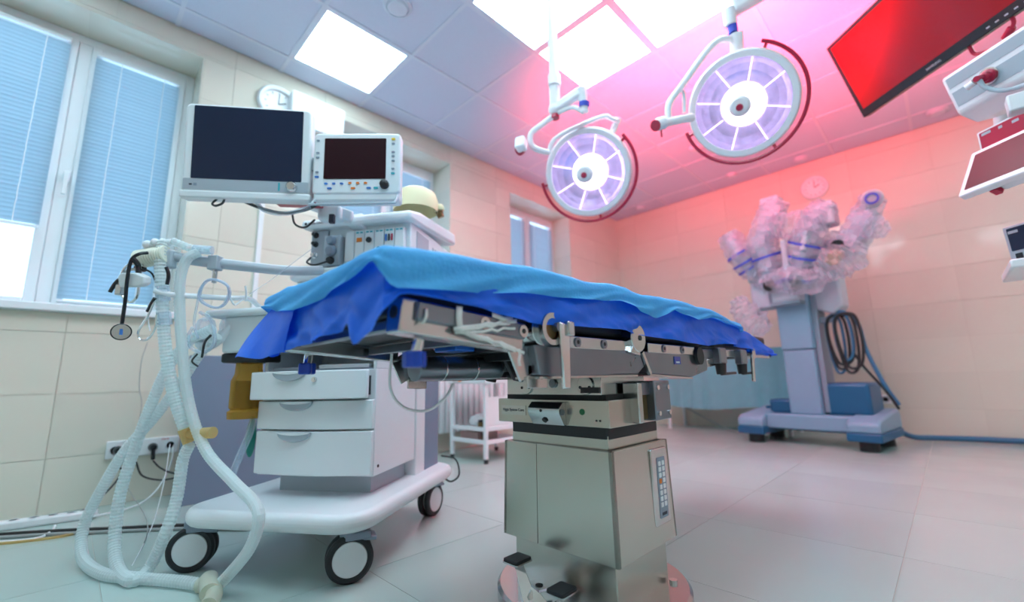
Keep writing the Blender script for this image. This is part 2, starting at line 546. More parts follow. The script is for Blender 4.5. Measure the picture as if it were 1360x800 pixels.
# ------------------------------------------------------------------ windows
def window(name, y0, y1, z0, z1, mulls, handle=None):
    x0, x1 = -3.455, -3.40
    w = thing(name, None, None, (-3.43, (y0+y1)/2, z0)); w['kind'] = 'structure'
    t = 0.05
    f = MB().mm((x0, y0, z0), (x1, y0+t, z1)).mm((x0, y1-t, z0), (x1, y1, z1)).mm((x0, y0+t, z1-t), (x1, y1-t, z1)).mm((x0, y0+t, z0), (x1, y1-t, z0+t))
    for m_ in mulls: f.mm((x0, m_-0.03, z0+t), (x1, m_+0.03, z1-t))
    f.build('window_frame', M['pvc'], w, world=True, bevel=0.004)
    ed = [y0+t] + [v for m_ in mulls for v in (m_-0.03, m_+0.03)] + [y1-t]
    for k in range(0, len(ed), 2):
        a, b = ed[k], ed[k+1]; s = 0.045; c, d = z0+t, z1-t
        q = MB().mm((x0+0.01, a, c), (x1+0.012, a+s, d)).mm((x0+0.01, b-s, c), (x1+0.012, b, d)).mm((x0+0.01, a+s, d-s), (x1+0.012, b-s, d)).mm((x0+0.01, a+s, c), (x1+0.012, b-s, c+s))
        sash = q.build('sash', M['pvc'], w, world=True, bevel=0.004)
        MB().mm((-3.432, a+s, c+s), (-3.428, b-s, d-s)).build('pane', M['glass'], sash, world=True)
    MB().mm((XW-0.33, y0, z0-0.005), (XW+0.055, y1+0.02, z0+0.035)).build('window_sill', M['pvc'], w, world=True, bevel=0.006)
    if handle:
        hy, hz = handle
        h = MB().mm((-3.388, hy-0.014, hz-0.03), (-3.376, hy+0.014, hz+0.03)).cyl((-3.38, hy, hz), (-3.345, hy, hz), 0.008, n=12).mm((-3.356, hy-0.01, hz-0.12), (-3.342, hy+0.01, hz+0.01))
        h.build('handle', M['pvc'], w, world=True, bevel=0.003)
    return w

window('window_1', -1.75, 0.387, 0.97, 2.672, [-1.02, -0.145], handle=(-0.135, 1.77))
window('window_2', 1.297, 2.362, 0.97, 2.642, [1.83])
window('window_3', 3.171, 4.214, 0.97, 2.592, [3.69])


def blind(label, y0, y1, ztop, zbot, cords, tilt=-66, pitch=0.0245, off=0.0):
    t = thing('window_blind', label, 'blind', (-3.368+off, (y0+y1)/2, zbot), group='venetian blinds in the windows')
    xm = -3.368+off
    MB().mm((xm-0.014, y0, ztop-0.022), (xm+0.014, y1, ztop)).build('head_rail', M['pvc'], t, world=True, bevel=0.003)
    MB().mm((xm-0.012, y0, zbot), (xm+0.012, y1, zbot+0.014)).build('bottom_rail', M['pvc'], t, world=True, bevel=0.003)
    n = int((ztop-0.03-zbot-0.014)/pitch)
    L = (y1-y0)/2
    vs, fs = [], []
    for k in range(5):
        s = (k-2)/2*0.0125; h = 0.0022*(1-((k-2)/2)**2)
        vs += [(s, -L, h), (s, L, h)]
    for k in range(4): fs.append((2*k, 2*k+1, 2*k+3, 2*k+2))
    me = MB().add(vs, fs).mesh('slat', M['blind'], angle=80)
    for k in range(n):
        o = bpy.data.objects.new('slat', me); COL.objects.link(o); o.parent = t
        o.location = (0, 0, 0.014 + pitch*(k+0.7))
        o.rotation_euler = (0, R(tilt + random.uniform(-3, 3)), 0)
    for cy_ in cords:
        pts = [(xm+0.015, cy_ + random.uniform(-.0012, .0012), ztop-0.01 - (ztop-zbot-0.01)*k/60) for k in range(61)]
        MB().tube(pts, 0.0022, 5).build('ladder_cord', M['cord'], t, world=True)
    return t

blind('pulled-up slatted blind at the left edge of the photo, bare glass below it', -0.96, -0.205, 2.60, 1.44, [-0.30, -0.8])
blind('fully lowered slatted blind in the right sash of the big window', -0.095, 0.305, 2.575, 1.05, [0.02, 0.225])
blind('lowered slatted blind behind the smaller monitor, left sash of the middle window', 1.36, 1.785, 2.54, 1.05, [1.45, 1.70])
blind('lowered slatted blind seen just right of the smaller monitor, middle window right sash', 1.875, 2.30, 2.54, 1.05, [1.95, 2.2])
blind('lowered slatted blind in the far window, sash nearer the cart', 3.24, 3.645, 2.49, 1.05, [3.3, 3.58])
blind('lowered slatted blind in the far window, sash nearer the room corner', 3.735, 4.145, 2.49, 1.05, [3.8, 4.07])

# ------------------------------------------------------------------ red glow on the ceiling: added spots without fixtures, placed further below
# ------------------------------------------------------------------ operating table
T = thing('operating_table', 'stainless steel operating table under the blue drape, on a round foot plate', 'operating table', (-0.87, 1.2, 0))
def tp(mb, name, m, parent=None, **k): return mb.build(name, M[m], parent or T, world=True, **k)

tp(MB().lathe([(0.27, -0.0646), (0.289, -0.058), (0.289, -0.028), (0.280, -0.018), (0.0, -0.018)], (-0.87, 1.2, 0), n=64), 'foot_plate', 'steel2', angle=30)
for dx, dy in ((0.19, -0.2), (0.2, 0.13), (-0.22, 0.1)):
    tp(MB().cyl((-0.87+dx, 1.2+dy, -0.02), (-0.87+dx, 1.2+dy, -0.01), 0.012, n=12), 'bolt', 'chrome')
tp(MB().mm((-1.052, 1.058, -0.03), (-0.688, 1.337, 0.125)), 'plinth', 'steel', bevel=0.003)
# outer shell: slightly tapered panels with a seam
def quadpanel(p, n_, th):
    p = [Vector(q) for q in p]; n_ = Vector(n_)
    return MB().add(p + [q - n_*th for q in p], [(0, 1, 2, 3), (7, 6, 5, 4), (0, 4, 5, 1), (1, 5, 6, 2), (2, 6, 7, 3), (3, 7, 4, 0)])
zb, zt = 0.104, 0.387
x0, x1, y0, y1 = -1.074, -0.668, 1.038, 1.357
e = 0.006
sx = -0.936
tp(quadpanel([(x0-e, y0-e, zb), (sx-0.0008, y0-e, zb), (sx-0.0008, y0, zt), (x0, y0, zt)], (0, -1, 0), 0.012), 'cabinet_panel', 'steel', bevel=0.001)
tp(quadpanel([(sx+0.0008, y0-e, zb), (x1+e, y0-e, zb), (x1, y0, zt), (sx+0.0008, y0, zt)], (0, -1, 0), 0.012), 'cabinet_panel', 'steel', bevel=0.001)
tp(quadpanel([(x1+e, y0-e, zb), (x1+e, y1+e, zb), (x1, y1, zt), (x1, y0, zt)], (1, 0, 0), 0.012), 'cabinet_panel', 'steel', bevel=0.001)
tp(quadpanel([(x1+e, y1+e, zb), (x0-e, y1+e, zb), (x0, y1, zt), (x1, y1, zt)], (0, 1, 0), 0.012), 'cabinet_panel', 'steel', bevel=0.001)
tp(quadpanel([(x0-e, y1+e, zb), (x0-e, y0-e, zb), (x0, y0, zt), (x0, y1, zt)], (-1, 0, 0), 0.012), 'cabinet_panel', 'steel', bevel=0.001)
tp(MB().mm((x0+0.013, y0+0.013, 0.10), (x1-0.013, y1-0.013, 0.384)), 'cabinet_core', 'gun')
# control keypad on the right side face
kp = tp(MB().prism(rrect(0.098, 0.215, 0.008, 4), (x1-0.001, 1.285, 0.262), (0, 1, 0), (0, 0, 1), 0.008), 'keypad_housing', 'steel2', bevel=0.003)
tp(MB().prism(rrect(0.050, 0.170, 0.004, 3), (x1+0.0065, 1.29, 0.258), (0, 1, 0), (0, 0, 1), 0.002), 'keypad', 'midgrey', kp)
for c in range(2):
    for r_ in range(8):
        hot = (c == 0 and r_ == 3)
        tp(MB().prism(rrect(0.014, 0.0125, 0.002, 2), (x1+0.0084, 1.279+0.022*c, 0.325-0.0165*r_), (0, 1, 0), (0, 0, 1), 0.0016), 'button', 'orange' if hot else 'paper', kp)
tp(MB().mm((x1+0.0084, 1.276, 0.180), (x1+0.0092, 1.304, 0.188)), 'print', 'ink', kp)
# telescopic column with black gaiter
tp(MB().mm((-1.055, 1.056, 0.38), (-0.688, 1.337, 0.425)), 'column', 'steel', bevel=0.002)
gm = MB()
for k in range(12):
    pass
pts = rrect(0.372, 0.285, 0.01, 3)
tp(MB().prism([(x*1.0, y*1.0) for x, y in pts], (-0.8715, 1.1965, 0.414), (1, 0, 0), (0, 1, 0), 0.036), 'gaiter', 'black', bevel=0.004)
# head block above the gaiter
hb = tp(MB().mm((-1.102, 1.038, 0.447), (-0.668, 1.31, 0.521)), 'head_block', 'steel', bevel=0.002)
tp(MB().mm((-1.08, 1.06, 0.520), (-0.69, 1.29, 0.535)), 'spacer', 'black')
up = tp(MB().mm((-1.075, 1.055, 0.533), (-0.70, 1.30, 0.603)), 'top_plate', 'steel2', bevel=0.002)
for xx in (-0.985, -0.752):
    d = tp(MB().cyl((xx, 1.056, 0.562), (xx, 1.049, 0.562), 0.027, n=28), 'bearing_cap', 'steel2', up, bevel=0.001)
    for s in (-1, 1): tp(MB().cyl((xx+0.016*s, 1.05, 0.556), (xx+0.016*s, 1.0475, 0.556), 0.0045, n=10), 'screw', 'gun', up)
tp(MB().cyl((-0.872, 1.056, 0.568), (-0.872, 1.048, 0.568), 0.013, n=20), 'plug', 'steeldark', up)
tp(MB().mm((-0.765, 1.046, 0.540), (-0.702, 1.056, 0.556)), 'side_slot', 'gun', up)
# socket box, label and dot on the head block
sb = tp(MB().prism([(0, 0.447), (-0.010, 0.447), (-0.033, 0.482), (-0.033, 0.497), (-0.014, 0.514), (0, 0.514)], (-0.937, 1.038, 0), (0, 1, 0), (0, 0, 1), 0.122), 'socket_box', 'steel2', bevel=0.0015)
tp(MB().cyl((-0.878, 1.0165, 0.463), (-0.878, 1.0135, 0.4605), 0.0085, n=18), 'socket_hole', 'black', sb)
tp(MB().cyl((-0.884, 1.006, 0.490), (-0.884, 1.004, 0.490), 0.0045, n=12), 'socket_led', 'gun', sb)
tp(MB().prism([(0, 0), (0.116, 0), (0.116, 0.022), (0, 0.022)], (-0.934, 1.0045, 0.4995), (1, 0, 0), (0, 0.745, 0.667), -0.0008), 'socket_lid', 'black', sb)
tp(MB().cyl((-0.815, 1.020, 0.486), (-0.8125, 1.020, 0.486), 0.009, n=16), 'side_plug', 'steeldark', sb)
tp(MB().cyl((-0.757, 1.039, 0.488), (-0.757, 1.0365, 0.488), 0.0085, n=20), 'green_dot', 'green', hb)
tp(MB().mm((-1.085, 1.0365, 0.470), (-0.975, 1.0385, 0.500)), 'name_plate', 'steel2', hb)
text_mesh('lettering', 'Hygis System Core', 0.0125, M['ink'], hb, basis((-1.03, 1.0362, 0.486), (1, 0, 0), (0, 0, 1)))
for q in (-0.70, -0.688): tp(MB().cyl((q-0.01, 1.039, 0.466), (q-0.01, 1.0368, 0.466), 0.003, n=8), 'screw', 'gun', hb)
# lift bracket on the right flank
br = tp(MB().mm((-0.69, 1.15, 0.452), (-0.640, 1.175, 0.566)), 'lift_bracket', 'steel2', bevel=0.003)
tp(MB().mm((-0.69, 1.225, 0.455), (-0.628, 1.325, 0.570)), 'bracket_plate', 'steeldark', br, bevel=0.004)
tp(MB().mm((-0.688, 1.175, 0.46), (-0.655, 1.225, 0.53)), 'bracket_core', 'brown', br)
tp(MB().mm((-0.688, 1.175, 0.53), (-0.645, 1.225, 0.566)), 'bracket_bridge', 'steeldark', br)
for yy in (1.24, 1.305):
    for zz in (0.475, 0.55): tp(MB().cyl((-0.629, yy, zz), (-0.622, yy, zz), 0.007, n=12), 'bolt', 'chrome', br)
tp(MB().mm((-1.06, 1.1, 0.60), (-0.70, 1.4, 0.64)), 'saddle', 'gun')

# long side beams under the rails, both sides
XN, XF = -0.622, -1.158
for sgn, xo in ((1, XN), (-1, XF)):
    xi = xo - sgn*0.075
    lo, hi = min(xo-sgn*0.006, xi), max(xo-sgn*0.006, xi)
    w_ = hi - lo
    # profile in (y,z)
    tp(MB().prism([(0.70, 0.655), (0.715, 0.590), (0.775, 0.586), (1.135, 0.590), (1.175, 0.612), (1.150, 0.650), (1.150, 0.655)], (lo, 0, 0), (0, 1, 0), (0, 0, 1), w_), 'side_beam', 'steeldark', bevel=0.003)
    tp(MB().prism([(1.165, 0.655), (1.20, 0.592), (1.50, 0.578), (1.64, 0.600), (1.66, 0.655)], (lo, 0, 0), (0, 1, 0), (0, 0, 1), w_), 'side_beam', 'steeldark', bevel=0.003)
    tp(MB().bar((lo+w_/2, 0.712, 0.585), (lo+w_/2, 1.13, 0.586), w_+0.004, 0.005), 'beam_lip', 'steel2')
    tp(MB().bar((lo+w_/2, 1.20, 0.588), (lo+w_/2, 1.50, 0.574), w_+0.004, 0.005), 'beam_lip', 'steel2')
    tp(MB().bar((xo-sgn*0.004, 1.160, 0.652), (xo-sgn*0.004, 1.200, 0.590), 0.012, 0.010, (1, 0, 0)), 'brace_bar', 'steel2')
    # accessory rails with screws and bumpers
    for (a, b) in ((0.815, 1.085), (1.195, 1.525)):
        rl = tp(MB().mm((min(xo, xo-sgn*0.012), a, 0.652), (max(xo, xo-sgn*0.012), b, 0.681)), 'accessory_rail', 'steel2', bevel=0.002)
        nsc = 2
        for k in range(nsc):
            yy = a + (b-a)*(0.12 + 0.42*k if a < 1 else 0.3 + 0.4*k)
            tp(MB().cyl((xo, yy, 0.667), (xo+sgn*0.003, yy, 0.667), 0.012, n=20), 'screw', 'steeldark', rl)
            tp(MB().cyl((xo+sgn*0.0028, yy, 0.667), (xo+sgn*0.0036, yy, 0.667), 0.0055, n=6), 'hex_socket', 'black', rl)
            tp(MB().cyl((xo-sgn*0.012, yy, 0.667), (xo-sgn*0.04, yy, 0.667), 0.009, n=12), 'stud', 'steel2', rl)
    tp(MB().cyl((xo-sgn*0.01, 0.795, 0.667), (xo+sgn*0.006, 0.795, 0.667), 0.018, n=24), 'bumper', 'steel2', bevel=0.002)
    # round hinge disc with hook
    hd = tp(MB().cyl((xo-sgn*0.02, 1.118, 0.690), (xo+sgn*0.014, 1.118, 0.690), 0.040, n=40), 'hinge_disc', 'steel2', bevel=0.003)
    tp(MB().prism([(1.075, 0.648), (1.125, 0.640), (1.125, 0.66), (1.09, 0.676)], (xo-0.008, 0, 0), (0, 1, 0), (0, 0, 1), 0.02), 'hinge_hook', 'steel2', hd, bevel=0.002)
    tp(MB().cyl((xo+sgn*0.0135, 1.124, 0.690), (xo+sgn*0.016, 1.124, 0.690), 0.008, n=6), 'hex_socket', 'black', hd)
    # back-section hinge: barrel, ring, U bracket and lever
    hb2 = tp(MB().cyl((xo-sgn*0.07, 0.725, 0.688), (xo-sgn*0.002, 0.725, 0.688), 0.034, n=32), 'hinge_barrel', 'steel2', bevel=0.002)
    tp(MB().lathe([(0.024, 0), (0.036, 0), (0.036, 0.026), (0.024, 0.026), (0.024, 0)], (xo-sgn*0.008, 0.738, 0.690), (sgn, 0, 0), n=32), 'hinge_ring', 'steel2', hb2)
    tp(MB().cyl((xo-sgn*0.008, 0.738, 0.690), (xo+sgn*0.010, 0.738, 0.690), 0.022, n=24), 'hinge_bushing', 'brown', hb2)
    tp(MB().bar((xo-sgn*0.03, 0.665, 0.655), (xo-sgn*0.03, 0.700, 0.588), 0.05, 0.006, (1, 0, 0)).bar((xo-sgn*0.03, 0.700, 0.588), (xo-sgn*0.03, 0.765, 0.586), 0.05, 0.006, (1, 0, 0)).bar((xo-sgn*0.03, 0.735, 0.665), (xo-sgn*0.03, 0.766, 0.588), 0.05, 0.006, (1, 0, 0)), 'u_bracket', 'steel2', bevel=0.0015)
    lv = tp(MB().prism([(0.757, 0.560), (0.781, 0.560), (0.787, 0.700), (0.752, 0.706), (0.752, 0.69)], (xo+sgn*0.018, 0, 0), (0, 1, 0), (0, 0, 1), 0.009*sgn), 'release_lever', 'chrome', bevel=0.003)
    tp(MB().box((xo+sgn*0.022, 0.784, 0.692), (0.024, 0.024, 0.034)), 'lever_grip', 'steel2', lv, bevel=0.004)
    tp(MB().cyl((xo-sgn*0.01, 0.752, 0.695), (xo+sgn*0.024, 0.752, 0.695), 0.010, n=14), 'lever_pin', 'steeldark', lv)
    # tilted back-section side block
    tl = Matrix.Rotation(R(-4.5), 3, 'X')
    cen = Vector((xo-sgn*0.022, 0.515, 0.6805))
    bk = tp(MB().box(cen, (0.044, 0.292, 0.060), tl), 'back_rail_block', 'steel2', bevel=0.003)
    tp(MB().box(cen + tl @ Vector((sgn*0.026, 0.012, 0.010)), (0.010, 0.262, 0.032), tl), 'back_rail', 'steeldark', bk, bevel=0.003)
    for yy in (0.03, 0.135):
        p = cen + tl @ Vector((sgn*0.031, yy, 0.010)); q = cen + tl @ Vector((sgn*0.0335, yy, 0.010)); q2 = cen + tl @ Vector((sgn*0.0342, yy, 0.010))
        tp(MB().cyl(p, q, 0.0125, n=22), 'screw', 'steel2', bk)
        tp(MB().cyl(q, q2, 0.0055, n=6), 'hex_socket', 'black', bk)
    p = cen + tl @ Vector((0, -0.145, 0.006)); q = cen + tl @ Vector((0, -0.1475, 0.006))
    tp(MB().cyl(p, q, 0.011, n=20), 'end_hole', 'black', bk)
    kn = tp(MB().cyl((xo-sgn*0.02, 0.42, 0.655), (xo-sgn*0.024, 0.416, 0.632), 0.010, n=16), 'knob_stem', 'chrome', bevel=0.001)
    star = []
    for k in range(40):
        a = 2*math.pi*k/40; rr = 0.0185 + 0.003*math.cos(5*a)
        star.append((rr*math.cos(a), rr*math.sin(a)))
    tp(MB().prism(star, (xo-sgn*0.026, 0.414, 0.606), (1, 0, 0), (0, 1, 0), 0.028), 'clamp_knob', 'blueknob', kn, bevel=0.004)

# torn white tape wound round the near back rail
cen = Vector((XN-0.022, 0.515, 0.6805)); tl = Matrix.Rotation(R(-4.5), 3, 'X')
def strip(pts, w, up_):
    P = [cen + tl @ Vector(p) for p in pts]
    vs, fs = [], []
    upv = Vector(up_)
    for k, p in enumerate(P):
        j = 0.0015*math.sin(k*2.7)
        vs += [p - upv*(w/2+j), p + upv*(w/2-j)]
    for k in range(len(P)-1): fs.append((2*k, 2*k+1, 2*k+3, 2*k+2))
    return vs, fs
mbt = MB()
mbt.add(*strip([(0.0335, -0.035, 0.031), (0.0338, -0.034, 0.01), (0.034, -0.032, -0.010), (0.028, -0.030, -0.018)], 0.014, (0, 1, 0)))
for a, b, w in (((0.0345, -0.045, -0.012), (0.0355, 0.11, 0.028), 0.008), ((0.0350, -0.035, -0.014), (0.0365, 0.09, 0.020), 0.006), ((0.0355, -0.02, -0.016), (0.0375, 0.105, 0.012), 0.005), ((0.0335, -0.04, -0.012), (0.0345, 0.11, -0.030), 0.010), ((0.0350, -0.01, -0.016), (0.0355, 0.135, -0.034), 0.006)):
    a = Vector(a); b = Vector(b)
    mbt.add(*strip([a.lerp(b, k/8) + Vector((0.0012*math.sin(k*1.9), 0, 0.0015*math.sin(k*2.3))) for k in range(9)], w, (0, 0, 1)))
mbt.add(*strip([(0.0345, 0.120, -0.028), (0.0355, 0.124, -0.040), (0.035, 0.120, -0.052), (0.036, 0.125, -0.062)], 0.008, (0, 1, 0)))
mbt.add(*strip([(0.0335, -0.105, 0.014), (0.0345, -0.103, 0.002), (0.0335, -0.110, -0.012)], 0.006, (0, 1, 0)))
mbt.add(*strip([(0.0335, 0.045, 0.030), (0.0355, 0.075, 0.026), (0.035, 0.10, 0.030)], 0.010, (0, 0, 1)))
tp(mbt, 'torn_tape', 'tape', solid=0.0008)

# underside: plates, crossbars, motor, gel pads
tl2 = Matrix.Rotation(R(-4.5), 3, 'X')
tp(MB().box((-0.89, 0.535, 0.690), (0.44, 0.32, 0.014), tl2), 'back_plate', 'gun', bevel=0.003)
tp(MB().box((-0.89, 0.40, 0.682), (0.49, 0.02, 0.02), tl2), 'cross_bar', 'steeldark', bevel=0.003)
tp(MB().mm((-1.12, 0.72, 0.650), (-0.66, 1.68, 0.668)), 'seat_plate', 'gun', bevel=0.003)
mo = tp(MB().cyl((-0.90, 0.575, 0.613), (-0.90, 0.845, 0.615), 0.030, n=28), 'tilt_motor', 'steeldark', bevel=0.003)
for yy in (0.65, 0.75): tp(MB().lathe([(0.0302, 0), (0.0315, 0.001), (0.0315, 0.004), (0.0302, 0.005)], (-0.90, yy, 0.6135), (0, 1, 0), n=28), 'motor_band', 'steel2', mo)
tp(MB().box((-0.90, 0.86, 0.635), (0.09, 0.05, 0.06)), 'motor_mount', 'gun', bevel=0.006)
for dx in (-0.06, 0.05): tp(MB().prism([(0.80, 0.66), (0.86, 0.66), (0.895, 0.60), (0.885, 0.575), (0.855, 0.58)], (-0.90+dx, 0, 0), (0, 1, 0), (0, 0, 1), 0.012), 'motor_lug', 'gun', bevel=0.002)
for yy, ln in ((0.66, 0.10), (0.775, 0.045), (0.83, 0.04)): tp(MB().mm((-0.94, yy, 0.655), (-0.85, yy+ln, 0.672)), 'gel_pad', 'bluepad', bevel=0.004)
tp(MB().mm((-1.10, 0.56, 0.655), (-0.68, 0.575, 0.675)), 'cross_bar', 'steeldark', bevel=0.002)
tp(MB().mm((-1.10, 0.78, 0.63), (-0.68, 0.80, 0.65)), 'cross_bar', 'gun', bevel=0.002)
tp(MB().cyl((-0.70, 0.755, 0.63), (-0.70, 0.79, 0.618), 0.014, n=12), 'cable_gland', 'blueknob')
# leg section: rails, sockets and hanging clamps
tp(MB().mm((-1.10, 1.68, 0.675), (-0.68, 2.42, 0.695)), 'leg_plate', 'gun', bevel=0.003)
for sgn, xo in ((1, XN), (-1, XF)):
    lr = tp(MB().bar((xo-sgn*0.02, 1.58, 0.660), (xo-sgn*0.02, 1.82, 0.664), 0.03, 0.034), 'leg_socket', 'steeldark', bevel=0.004)
    tp(MB().cyl((xo-sgn*0.03, 1.555, 0.650), (xo+sgn*0.008, 1.555, 0.650), 0.030, n=24), 'leg_hinge', 'black')
    tp(MB().bar((xo-sgn*0.015, 1.64, 0.625), (xo-sgn*0.015, 1.78, 0.640), 0.02, 0.03), 'hinge_arm', 'steel2', bevel=0.004)
    tp(MB().bar((xo-sgn*0.012, 1.82, 0.668), (xo-sgn*0.012, 2.44, 0.672), 0.014, 0.028), 'leg_rail', 'steel2', bevel=0.002)
    for yy in (1.74, 1.98):
        cb = tp(MB().box((xo+sgn*0.006, yy, 0.655), (0.03, 0.07, 0.060)), 'rail_clamp', 'steeldark', bevel=0.005)
        tp(MB().cyl((xo+sgn*0.006, yy, 0.626), (xo+sgn*0.006, yy, 0.585), 0.020, 0.017, n=16), 'clamp_screw', 'gun', cb)
        tp(MB().bar((xo+sgn*0.006, yy, 0.586), (xo+sgn*0.006, yy+0.15, 0.590), 0.012, 0.010), 'clamp_handle', 'gun', cb, bevel=0.003)
    lv = tp(MB().bar((xo+sgn*0.016, 2.10, 0.69), (xo+sgn*0.016, 2.075, 0.552), 0.010, 0.026, (0, 1, 0)), 'leg_lever', 'steel2', bevel=0.003)
    tp(MB().cyl((xo-sgn*0.01, 2.105, 0.672), (xo+sgn*0.022, 2.105, 0.672), 0.022, n=20), 'lever_pivot', 'steel2', lv)
# mattress pads
for nm, (a, b, zt_) in {'h': (0.365, 0.72, 0.785), 's': (0.73, 1.155, 0.79), 'p': (1.165, 1.66, 0.79), 'l': (1.67, 2.46, 0.765)}.items():
    if nm == 'h': tp(MB().box((-0.89, 0.545, 0.738), (0.49, 0.36, 0.075), tl2), 'mattress_pad', 'black', bevel=0.012)
    else: tp(MB().mm((-1.135, a, 0.69), (-0.645, b, zt_)), 'mattress_pad', 'black', bevel=0.012)
tp(MB().mm((-1.10, 2.40, 0.665), (-0.63, 2.50, 0.70)), 'end_bumper', 'black', bevel=0.01)
tp(MB().mm((XN-0.005, 1.37, 0.620), (XN-0.0035, 1.415, 0.645)).mm((XN-0.006, 1.37, 0.620), (XN-0.0045, 1.415, 0.645)), 'blue_label', 'blueknob')
tp(MB().mm((XN-0.0034, 1.38, 0.624), (XN-0.0028, 1.405, 0.629)), 'label_print', 'paper')
# foot pedal
pd = tp(MB().cyl((-0.912,0.955,-0.029), (-0.829,0.900,0.005), 0.012, n=14), 'pedal_axle', 'gun')
PP = [Vector(p) for p in ((-0.940,0.938,0.068), (-0.924,0.953,0.074), (-0.881,0.941,0.033), (-0.854,0.941,0.026), (-0.810,0.936,0.047), (-0.784,0.943,0.035), (-0.810,0.931,0.014), (-0.878,0.915,-0.019))]
bk3 = c_f*0.010
mbp = MB()
for q in ((0, 1, 2, 7), (2, 3, 6, 7), (3, 4, 5, 6)):
    v4 = [PP[k] for k in q]
    mbp.add(v4 + [p + bk3 for p in v4], [(0, 1, 2, 3), (7, 6, 5, 4), (0, 4, 5, 1), (1, 5, 6, 2), (2, 6, 7, 3), (3, 7, 4, 0)])
tp(mbp, 'pedal_arm', 'chrome', pd)
ox = Vector((0.75, 0.66, 0)).normalized(); oy = Vector((-0.66, 0.75, 0)).normalized()
for q in ((-0.932,0.941,0.087), (-0.779,0.944,0.052)):
    q = Vector(q)
    tp(MB().prism(rrect(0.054, 0.062, 0.006, 3), q, (1, 0, 0), (0, 1, 0), 0.007), 'pedal_pad', 'black', pd, bevel=0.0015)
    tp(MB().prism(rrect(0.058, 0.066, 0.006, 3), q - Vector((0, 0, 0.004)), (1, 0, 0), (0, 1, 0), 0.004), 'pad_plate', 'steel2', pd)
bo = Vector((-0.881,0.972,0.023))
tp(MB().lathe([(0.0, 0.004), (0.035, 0.004), (0.045, -0.012), (0.045, -0.05)], bo, n=24), 'pedal_boss', 'steel2', pd)
tp(MB().cyl(bo + Vector((0, 0, 0.003)), bo + Vector((0, 0, 0.0055)), 0.011, n=16), 'boss_hole', 'black', pd)
# thin white cable hanging under the back section
tp(MB().tube(cat([(-0.905,0.518,0.647), (-0.918,0.524,0.571), (-0.904,0.549,0.527), (-0.868,0.587,0.516), (-0.834,0.615,0.542), (-0.831,0.638,0.576)], 8), 0.0032, 8), 'cable', 'paper')

# ------------------------------------------------------------------ blue drape: two nonwoven layers
D_ = thing('surgical_drape', 'crumpled blue surgical drape covering the operating table', 'drape', (-0.89, 1.4, 0.8))


def lerp_list(L, t):
    if t <= L[0][0]: return L[0][1]
    for (a, va), (b, vb) in zip(L, L[1:]):
        if t <= b: return va + (vb-va)*(t-a)/(b-a)
    return L[-1][1]


def hash2(i, j):
    return math.sin(i*12.9898 + j*78.233) * 43758.5453 % 1.0


def vnoise(x, y):
    i, j = math.floor(x), math.floor(y); fx, fy = x-i, y-j
    fx = fx*fx*(3-2*fx); fy = fy*fy*(3-2*fy)
    a = hash2(i, j); b = hash2(i+1, j); c = hash2(i, j+1); d = hash2(i+1, j+1)
    return (a*(1-fx)+b*fx)*(1-fy) + (c*(1-fx)+d*fx)*fy


